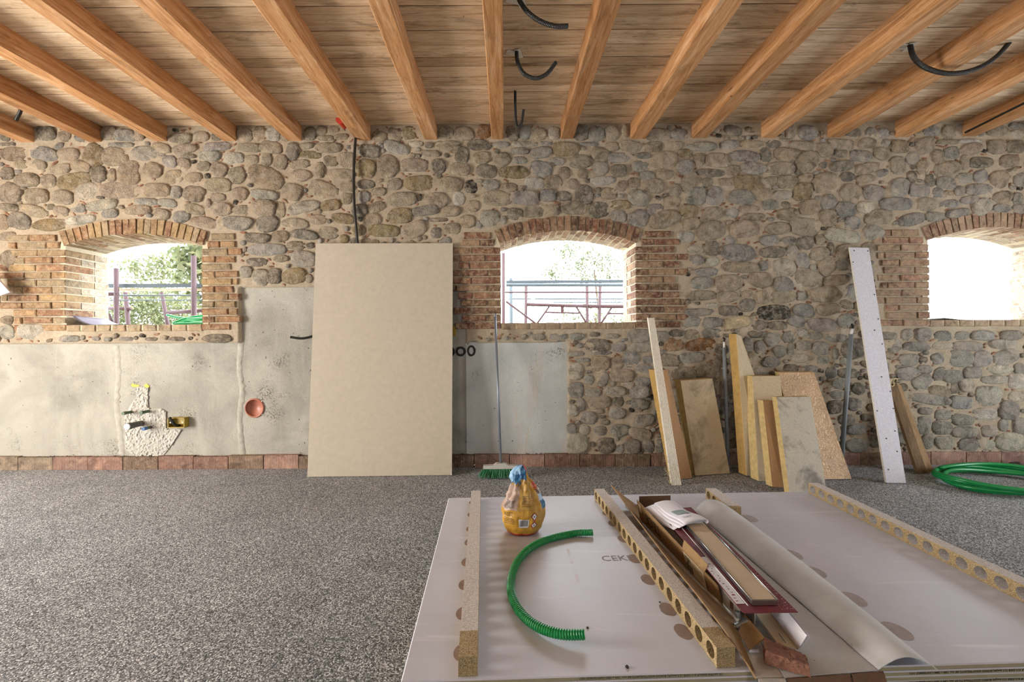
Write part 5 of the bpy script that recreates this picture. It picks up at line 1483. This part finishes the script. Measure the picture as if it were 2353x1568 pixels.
mb.f += [tuple(reversed(range(na))), tuple(ntt * na + i for i in range(na))]; mb.m += [0, 0]
m, nt, b_ = mat('printed_sack_paper')
at = nd(nt, 'ShaderNodeAttribute', attribute_name='tint').outputs['Color']
v = objcoord(nt); nn = noise_tex(nt, v, 30, 4)
setc(nt, b_, mixc(nt, 1.0, at, ramp(nt, nn, [(.3, .8), (.7, 1.1)]), 'MULTIPLY')); b_.inputs['Roughness'].default_value = .5
bump(nt, b_, noise_tex(nt, v, 28, 3, .55, 0.2), .5, .010)
mb.build('bag', m, sack, smooth=True, tint=T)
def decal(name, a0, a1, t0, t1, mtl, off=.0012, nu=8, nv=4):
    return MB().grid(lambda u, v: sack_pt(math.radians(a0 + (a1 - a0) * u), t0 + (t1 - t0) * v, off), nu, nv).build(name, mtl, sack, smooth=True)
lab = decal('barcode_label', 256, 283, .155, .275, MT['paper'], .0012)
r_ = random.Random(4); a = 258.0
while a < 281:
    wd = r_.choice((.45, .45, .8, 1.2)); decal('barcode_bar', a, a + wd, .175, .265, MT['ink'], .0019, 1, 3); a += wd + r_.choice((.5, .7, 1.0))
def diamond(ac, tc, sa, st):
    for k, (f_, mtl, off) in enumerate(((1.0, MT['red_letter'], .0014), (.74, MT['paper'], .0020), (.22, MT['ink'], .0026))):
        MB().grid(lambda u, v: sack_pt(math.radians(ac + f_ * sa * (u + v - 1)), tc + f_ * st * (v - u), off), 6, 6).build('warning_diamond' if k == 0 else ('diamond_field' if k == 1 else 'diamond_symbol'), mtl, sack)
diamond(296, .315, 8, .058); diamond(295, .20, 8, .062)
for (a0, a1, t0, rows) in ((212, 248, .20, 5), (212, 248, .315, 3), (262, 288, .46, 7)):
    for k in range(rows):
        decal('print_line', a0, a1 - r_.uniform(0, 9), t0 + k * .021, t0 + k * .021 + .006, MT['ink'], .0014, 6, 1)

# ================================================================== THE CARDBOARD PILE ON THE STACK
UP = Vector((0, 0, 1))
def sheet_of(name, pts, mtl, parent, t=.003, side=None):
    """thin flat or folded piece: pts counter-clockwise seen from above / from its face"""
    mb = MB(); nrm = (Vector(pts[1]) - Vector(pts[0])).cross(Vector(pts[2]) - Vector(pts[0])).normalized()
    mb.slab(pts, -nrm * t); return mb.build(name, mtl, parent)
# -- flat kraft board under the pile, then the carton
kb = empty('kraft_board', S(1850, 1480)); tag(kb, 'flat pale kraft board under the booklet and the broken brick', 'cardboard')
sheet_of('board', [S(1803, 1557, .004), S(2018, 1541, .004), S(1598, 1178, .004), S(1560, 1188, .004)], MT['kraft'], kb, .0025)
for a, b, dz, mtl in (((1806, 1557), (1948, 1547), .075, MT['cardboard_dark']), ((1953, 1547), (2026, 1541), .075, MT['cardboard_dark'])):
    p, q = S(*a, .003) + sy * .006, S(*b, .003) + sy * .006
    MB().slab([p - UP * dz + sy * .03, q - UP * dz + sy * .035, q, p], -sy * .003).build('front_flap', mtl, kb)
carton = empty('carton', S(1600, 1330)); tag(carton, 'long opened brown carton with black lettering on its side', 'carton')
sheet_of('bottom', [S(1478, 1198, .0035), S(1738, 1558, .0035), S(1800, 1556.5, .0035), S(1556, 1186, .0035)], MT['cardboard_pale'], carton, .0025)
p, q = S(1741, 1559, .003) + sy * .004, S(1802, 1558, .003) + sy * .004
MB().slab([p - UP * .05 + sy * .03, q - UP * .05 + sy * .03, q, p], -sy * .003).build('front_flap', MT['cardboard_pale'], carton)
# side wall with the lettering (outer face towards the left)
ga, gb = S(1471, 1197), S(1660, 1396); wd = (gb - ga).normalized()
lean_l = Vector((-.016, 0, 0))
ta, tb = ga + UP * .096 + lean_l, gb + UP * .068 + lean_l
nleft = (ta - ga).cross(gb - ga).normalized()
if nleft.x > 0: nleft = -nleft
side = MB().slab([ga + UP * .004, ta, tb, gb + UP * .004], -nleft * .004).build('side_wall', MT['cardboard'], carton)
def onwall(s, t, off=.0006):
    g_ = ga.lerp(gb, s); top_ = ta.lerp(tb, s); return g_.lerp(top_, t) + nleft * off
wu = (ta - ga).normalized()
text('carton_lettering', 'TECE', .062, MT['ink'], carton, frame(onwall(.36, .80), -wd, -wu))
sheet_of('paper_strip', [onwall(.03, .55, .001), onwall(.03, .93, .001), onwall(.06, .93, .001), onwall(.06, .5, .001)][::-1], MT['paper_cream'], carton, .0004)
lb = [onwall(.665, .93, .0015), onwall(.665, .12, .0015), onwall(.875, .10, .0015), onwall(.875, .93, .0015)]
label = MB().slab(lb, -nleft * .0006).build('shipping_label', MT['paper_cream'], carton)
text('label_print', 'TECE', .017, MT['ink'], carton, frame(onwall(.745, .86, .0024), -wd, -wu))
for k in range(9):
    s0 = .672 + k * .0085; w_ = .003 + .002 * (k % 3)
    MB().poly([onwall(s0, .50, .0022), onwall(s0, .14, .0022), onwall(s0 + w_, .14, .0022), onwall(s0 + w_, .50, .0022)]).build('label_bar', MT['ink'], carton)
MB().poly([onwall(.70, .66, .0022), onwall(.70, .53, .0022), onwall(.715, .53, .0022), onwall(.715, .66, .0022)]).build('label_symbol', MT['ink'], carton)
for (s0, t0, s1, t1) in ((.765, .85, .80, .83), (.76, .60, .85, .32), (.84, .80, .862, .80), (.83, .52, .862, .52)):
    a, b = onwall(s0, t0, .0022), onwall(s1, t1, .0022); n_ = wu * .0012
    MB().poly([a, b, b + n_, a + n_]).build('label_line', MT['ink'], carton)
# flap folded up above the label, loose end of the wall
f0, f1 = onwall(.655, 1.0, 0), onwall(.885, 1.0, 0)
sheet_of('top_flap', [f0, f1, f1 + Vector((.014, .004, .022)), f1 + Vector((.002, .05, .034)), f0 + Vector((.012, .012, .026))], MT['cardboard'], carton, .003)
# far end wall and small pale flap
e0, e1 = S(1469, 1171), S(1541, 1169)
MB().slab([e0, e1, e1 + UP * .064, e0 + UP * .064], (0, .003, 0)).build('end_wall', MT['cardboard_dark'], carton)
sheet_of('end_flap', [S(1437, 1166, .004), S(1466, 1176, .006), S(1466, 1160, .03), S(1435, 1152, .02)], MT['cardboard_pale'], carton, .002)
# long outer flap bending away to the left, over the batten
Lp = [(1404, 1114, .088), (1446, 1169, .082), (1489, 1226, .080), (1540, 1292, .078), (1592, 1354, .078), (1657, 1437, .072), (1700, 1497, .034), (1737, 1557, .003)]
Rp = [(1468, 1165, .012), (1478, 1206, .006), (1518, 1252, .006), (1562, 1302, .006), (1618, 1357, .010), (1687, 1422, .026), (1712, 1490, .016), (1740, 1558, .002)]
mb = MB()
for (a, b) in zip(Lp, Rp):
    L0, R0 = S(*a), S(*b); mb.v += [tuple(L0), tuple(L0.lerp(R0, .5) - UP * .004), tuple(R0)]
for i in range(len(Lp) - 1):
    for k in range(2):
        a = i * 3 + k; mb.f.append((a, a + 3, a + 4, a + 1)); mb.m.append(0)
o = mb.build('outer_flap', MT['cardboard'], carton); md = o.modifiers.new('thickness', 'SOLIDIFY'); md.thickness = .0035
# ribbed near flap
sheet_of('ribbed_flap', [S(1697, 1453, .030), S(1721, 1493, .020), S(1757, 1466, .045), S(1711, 1411, .055)], MT['cardboard'], carton, .004)
# -- grey drain profile standing inside the carton, with its bracket
ga2, gb2 = S(1499, 1196), S(1699, 1443); d2 = (gb2 - ga2).normalized(); s2 = Vector((-d2.y, d2.x, 0)); s2 = s2 if s2.x > 0 else -s2
prof = empty('drain_profile', (ga2 + gb2) / 2); tag(prof, 'pale grey metal drain profile inside the carton with a square hole', 'profile')
mb = MB(); hh_ = .058; ww_ = .045
for off_, t_ in ((s2 * 0, .003), (s2 * ww_, .003)):
    a, b = ga2 + off_ + UP * .006, gb2 + off_ + UP * .006
    mb.slab([a, b, b + UP * hh_, a + UP * hh_], s2 * t_)
a, b = ga2 + UP * .006, gb2 + UP * .006
mb.slab([a, b, b + s2 * ww_, a + s2 * ww_], UP * .003)
for t0, t1 in ((0, .22), (.32, .5), (.62, .78)):
    a, b = ga2.lerp(gb2, t0) + UP * (.006 + hh_), ga2.lerp(gb2, t1) + UP * (.006 + hh_)
    mb.slab([a, b, b + s2 * ww_, a + s2 * ww_], -UP * .003)
mb.build('channel', MT['grey_plastic'], prof)
a = ga2.lerp(gb2, .93) + UP * .028 - s2 * .0008; MB().slab([a, a + d2 * .018, a + d2 * .018 + UP * .022, a + UP * .022], s2 * .0006).build('square_hole', MT['cardboard_dark'], prof)
bk = S(1701, 1432, .040); MB().tube([bk - s2 * .012 - UP * .012, bk + s2 * .022 + UP * .006], .0095, 14).tube([bk + UP * .008 - d2 * .012, bk + UP * .024 - d2 * .014], .007, 10).build('clamp_bracket', MT['galvanised'], prof, smooth=False)
MB().tube([bk - s2 * .012 - UP * .012, bk - s2 * .016 - UP * .0135], .0045, 10).build('bolt_head', MT['steel'], prof)
# -- blister pack: burgundy card with the framed drain cover
HC = .083
nl, nr_, fr_, fl = S(1708, 1409.5, HC), S(1834, 1407.5, HC), S(1588, 1166, HC), S(1511, 1171, HC)
bl_ = empty('blister_pack', (nl + fr_) / 2); tag(bl_, 'burgundy carded pack holding a steel framed drain cover', 'package')
sheet_of('backing_card', [nl + (nr_ - nl) * .03, nr_, fr_, fl, fl.lerp(nl, .985)], MT['burgundy'], bl_, .0016)
def oncard(u, v, h=0.0):     # u across from the left, v from near to far
    return nl.lerp(nr_, u).lerp(fl.lerp(fr_, u), v) + UP * h
cn0, cn1, cf0, cf1 = S(1728, 1392, HC + .002), S(1787, 1391, HC + .002), S(1560, 1196, HC + .002), S(1603, 1192, HC + .002)
hc_ = .0135
MB().slab([cn0, cn1, cf1, cf0], UP * hc_).build('cover_body', MT['steel'], bl_)
ins = lambda a, b, c, d, k: [a.lerp(c, k), b.lerp(d, k), c.lerp(a, k), d.lerp(b, k)]
q = [cn0, cn1, cf1, cf0]; cen = sum(q, Vector()) / 4
inn = [cn0.lerp(cn1, .06), cn1.lerp(cn0, .06), cf1.lerp(cf0, .06), cf0.lerp(cf1, .06)]
inn = [inn[0].lerp(inn[3], .008), inn[1].lerp(inn[2], .008), inn[2], inn[3]]
MB().slab([p + UP * (hc_ + .0003) for p in inn], UP * .0008).build('protective_film', MT['cover_tan'], bl_)
# upstanding shiny rims along both long sides
for a, b in ((cn0, cf0), (cn1, cf1)):
    MB().tube([a + UP * (hc_ + .002), b + UP * (hc_ + .002)], .0022, 6).build('cover_rim', MT['steel'], bl_, smooth=True)
MB().tube([oncard(.185, .04, .003), oncard(.22, .9, .003)], .0014, 6).build('blister_rim', MT['white_plastic'], bl_, smooth=True)
sheet_of('instruction_label', [oncard(.005, .055, .0012), oncard(.17, .055, .0012), oncard(.20, .42, .0012), oncard(.01, .42, .0012)], MT['paper'], bl_, .0003)
for k in range(16):
    u0, v0 = .015 + .10 * r_.random(), .07 + .32 * k / 16; du, dv = r_.uniform(.02, .06), r_.uniform(.003, .012)
    MB().poly([oncard(u0, v0, .0016), oncard(u0 + du, v0, .0016), oncard(u0 + du, v0 + dv, .0016), oncard(u0, v0 + dv, .0016)]).build('label_drawing', MT['ink_soft'] if k > 2 else MT['red_letter'], bl_)
sheet_of('price_label', [oncard(.76, .80, .0012), oncard(.95, .80, .0012), oncard(.95, .90, .0012), oncard(.76, .90, .0012)], MT['paper'], bl_, .0003)
mb = MB(); dots_ = []
for k in range(1500):
    u0, v0 = r_.uniform(.76, .985), r_.uniform(.015, .80)
    
    c = oncard(u0, v0, .0008)
    if any((c - q_).length < .0062 for q_ in dots_): continue
    dots_.append(c); rr_ = r_.choice((.0009, .0012, .0016, .0022, .0028))
    if u0 + rr_ * 8 > .99: continue
    e1 = (nr_ - nl).normalized(); e2 = (fl - nl).normalized()
    mb.poly([c + e1 * (rr_ * math.cos(2 * math.pi * q_ / 8)) + e2 * (rr_ * math.sin(2 * math.pi * q_ / 8)) for q_ in range(8)])
o = mb.build('printed_dots', MT['dot'], bl_); o['kind'] = 'stuff'
# -- folded leaflet on top of the pack
lf = empty('folded_leaflet', S(1560, 1180, .10)); tag(lf, 'thick folded white leaflet lying on the burgundy pack', 'leaflet')
A_, B_, C_, D_ = S(1503, 1156, .113), S(1545, 1153, .118), S(1623, 1198, .118), S(1573, 1206, .112)
for k in range(4):
    dz = -.0052 * k; sh = Vector((-.0035 * k, .002 * k, 0))
    def fn(u, v, k=k, dz=dz, sh=sh):
        p = D_.lerp(C_, u).lerp(A_.lerp(B_, u), v)
        wav = .007 * math.sin(v * 6.0 + 1 + .4 * k) * (1 - v * .3) + .005 * math.sin(u * 3.1) - .010 * (1 - u) ** 2 * (k + 1) / 2
        return p + UP * (dz + wav) + sh * (1 + (1 - u) * (k * .8))
    o = MB().grid(fn, 10, 14).build('leaf', MT['paper'], lf, smooth=True); md = o.modifiers.new('thickness', 'SOLIDIFY'); md.thickness = .0011
def leaf_top(u, v, off=.0016):
    p = D_.lerp(C_, u).lerp(A_.lerp(B_, u), v)
    return p + UP * (.007 * math.sin(v * 6.0 + 1) * (1 - v * .3) + .005 * math.sin(u * 3.1) - .010 * (1 - u) ** 2 / 2 + off)
# rounded fold at the near right end
def fold(u, v):
    a = -math.pi / 2 + math.pi * v; c = leaf_top(1.0, u) - UP * .0085
    return c + Vector((.62, -.35, 0)).normalized() * (.0085 * math.cos(a)) + UP * (.0085 * math.sin(a))
o = MB().grid(fold, 14, 8).build('fold', MT['paper'], lf, smooth=True); md = o.modifiers.new('thickness', 'SOLIDIFY'); md.thickness = .001
MB().grid(lambda u, v: leaf_top(.25 + .62 * u, .36 + .22 * v), 8, 4).build('printed_block', MT['print_green'], lf, smooth=True)
dv_ = (leaf_top(.2, .2) - leaf_top(.7, .2)).normalized()
text('leaflet_print', 'KVO', .018, MT['ink_soft'], lf, frame(leaf_top(.62, .21, .003), leaf_top(.2, .23) - leaf_top(.62, .21), leaf_top(.4, .05) - leaf_top(.4, .3)))
# -- arched kraft sheet
ar = empty('rolled_kraft_sheet', S(1850, 1400)); tag(ar, 'pale ribbed kraft sheet arched like an open roll to the front corner', 'cardboard')
al0, al1, ar0, ar1 = S(1598, 1177, .0065), S(2019, 1541, .0065), S(1690, 1180, .0065), S(2156, 1543.5, .0065)
def arch(u, v):
    a, b = al0.lerp(al1, v), ar0.lerp(ar1, v)
    h = (.062 * (1 - v) + .034 * v) * (1 + .10 * n3(v * 5, 2, 1))
    ex = .78 + .25 * v
    z = h * math.sin(math.pi * u ** ex) ** .9 if 0 < u < 1 else 0
    bulge = .012 * math.sin(math.pi * v) * u
    p = a.lerp(b, u) + UP * (z + .002 * n3(u * 3, v * 9, 6)); p.x += bulge
    if v > .97 and u > .6: pass
    return p
o = MB().grid(arch, 22, 40).build('sheet', MT['kraft'], ar, smooth=True); md = o.modifiers.new('thickness', 'SOLIDIFY'); md.thickness = .0022
# -- open booklet
bo = empty('booklet', S(1800, 1450)); tag(bo, 'open white booklet propped under the burgundy pack', 'booklet')
sp0, sp1 = S(1833, 1495, .007), S(1768, 1407, .012)
l0, l1 = S(1787, 1485, .016), S(1732, 1409, .02)
r0_, r1_ = S(1854, 1461, .062), S(1812, 1409, .058)
for k in range(3):
    sheet_of('left_page', [l0 + UP * .003 * k, sp0 + UP * .0015 * k, sp1 + UP * .0015 * k, l1 + UP * .003 * k], MT['paper_cream'] if k == 2 else MT['paper'], bo, .001)
for k in range(3):
    dx_ = Vector((.004 * k, 0, -.001 * k))
    sheet_of('right_page', [sp0 + Vector((.0012 * k, 0, 0)), r0_ + dx_, r1_ + dx_, sp1 + Vector((.0012 * k, 0, 0))], MT['paper'], bo, .0009)
for k, (v0, v1, u0, u1) in enumerate(((.02, .9, .33, .335), (.02, .9, .60, .605), (.05, .30, .45, .50))):
    f_ = lambda u, v: l0.lerp(sp0, u).lerp(l1.lerp(sp1, u), v) + UP * .0085
    MB().poly([f_(u0, v0), f_(u1, v0), f_(u1, v1), f_(u0, v1)]).build('page_print', MT['ink'], bo)
# -- scrap of white paper
o = sheet_of('paper_scrap', [S(1722, 1500, .006), S(1744, 1500, .007), S(1743, 1493, .012), S(1722, 1493, .016)], MT['paper'], None, .0008); tag(o, 'tiny white paper scrap beside the ribbed carton flap', 'paper')
# -- broken brick
bc_ = S(1806, 1527, .006); ang = -.50; mb = MB(); nb = 12
def bq(x, y, z):
    n_ = .0035 * mnoise.noise(Vector((x * 45, y * 45, z * 45))) + .002 * mnoise.noise(Vector((x * 120, y * 120 + 4, z * 120))) + .0008 * mnoise.noise(Vector((x * 300, y * 300 + 4, z * 300)))
    return n_
hx, hy, hz = .050, .025, .036
def face_grid(f_):
    mb.grid(f_, 36, 20)
def shape(p):
    x, y, z = p
    top = 1 - .22 * (x / hx + 1) / 2 if z > .02 else 1
    x2 = x * (1 - .10 * (z / hz)); k = 1 + 0
    v_ = Vector((x2, y * (1 - .12 * max(0, x / hx)), z * top)); n_ = Vector((x / hx, y / hy, (z - hz / 2) / (hz / 2))).normalized()
    v_ += n_ * (bq(x, y, z) * (1.1 if z > .02 else .6))
    v_.z = max(v_.z, 0)
    return bc_ + Vector((v_.x * math.cos(ang) - v_.y * math.sin(ang), v_.x * math.sin(ang) + v_.y * math.cos(ang), v_.z))
face_grid(lambda u, v: shape((hx * (2 * u - 1), hy * (2 * v - 1), hz)))
face_grid(lambda u, v: shape((hx * (2 * u - 1), -hy, hz * v)))
face_grid(lambda u, v: shape((hx * (1 - 2 * u), hy, hz * v)))
face_grid(lambda u, v: shape((hx, hy * (2 * u - 1), hz * v)))
face_grid(lambda u, v: shape((-hx, hy * (1 - 2 * u), hz * v)))
face_grid(lambda u, v: shape((hx * (1 - 2 * u), hy * (2 * v - 1), 0)))
o = mb.build('broken_brick', MT['broken_brick'], smooth=False); tag(o, 'broken piece of red brick lying on the kraft board', 'brick')
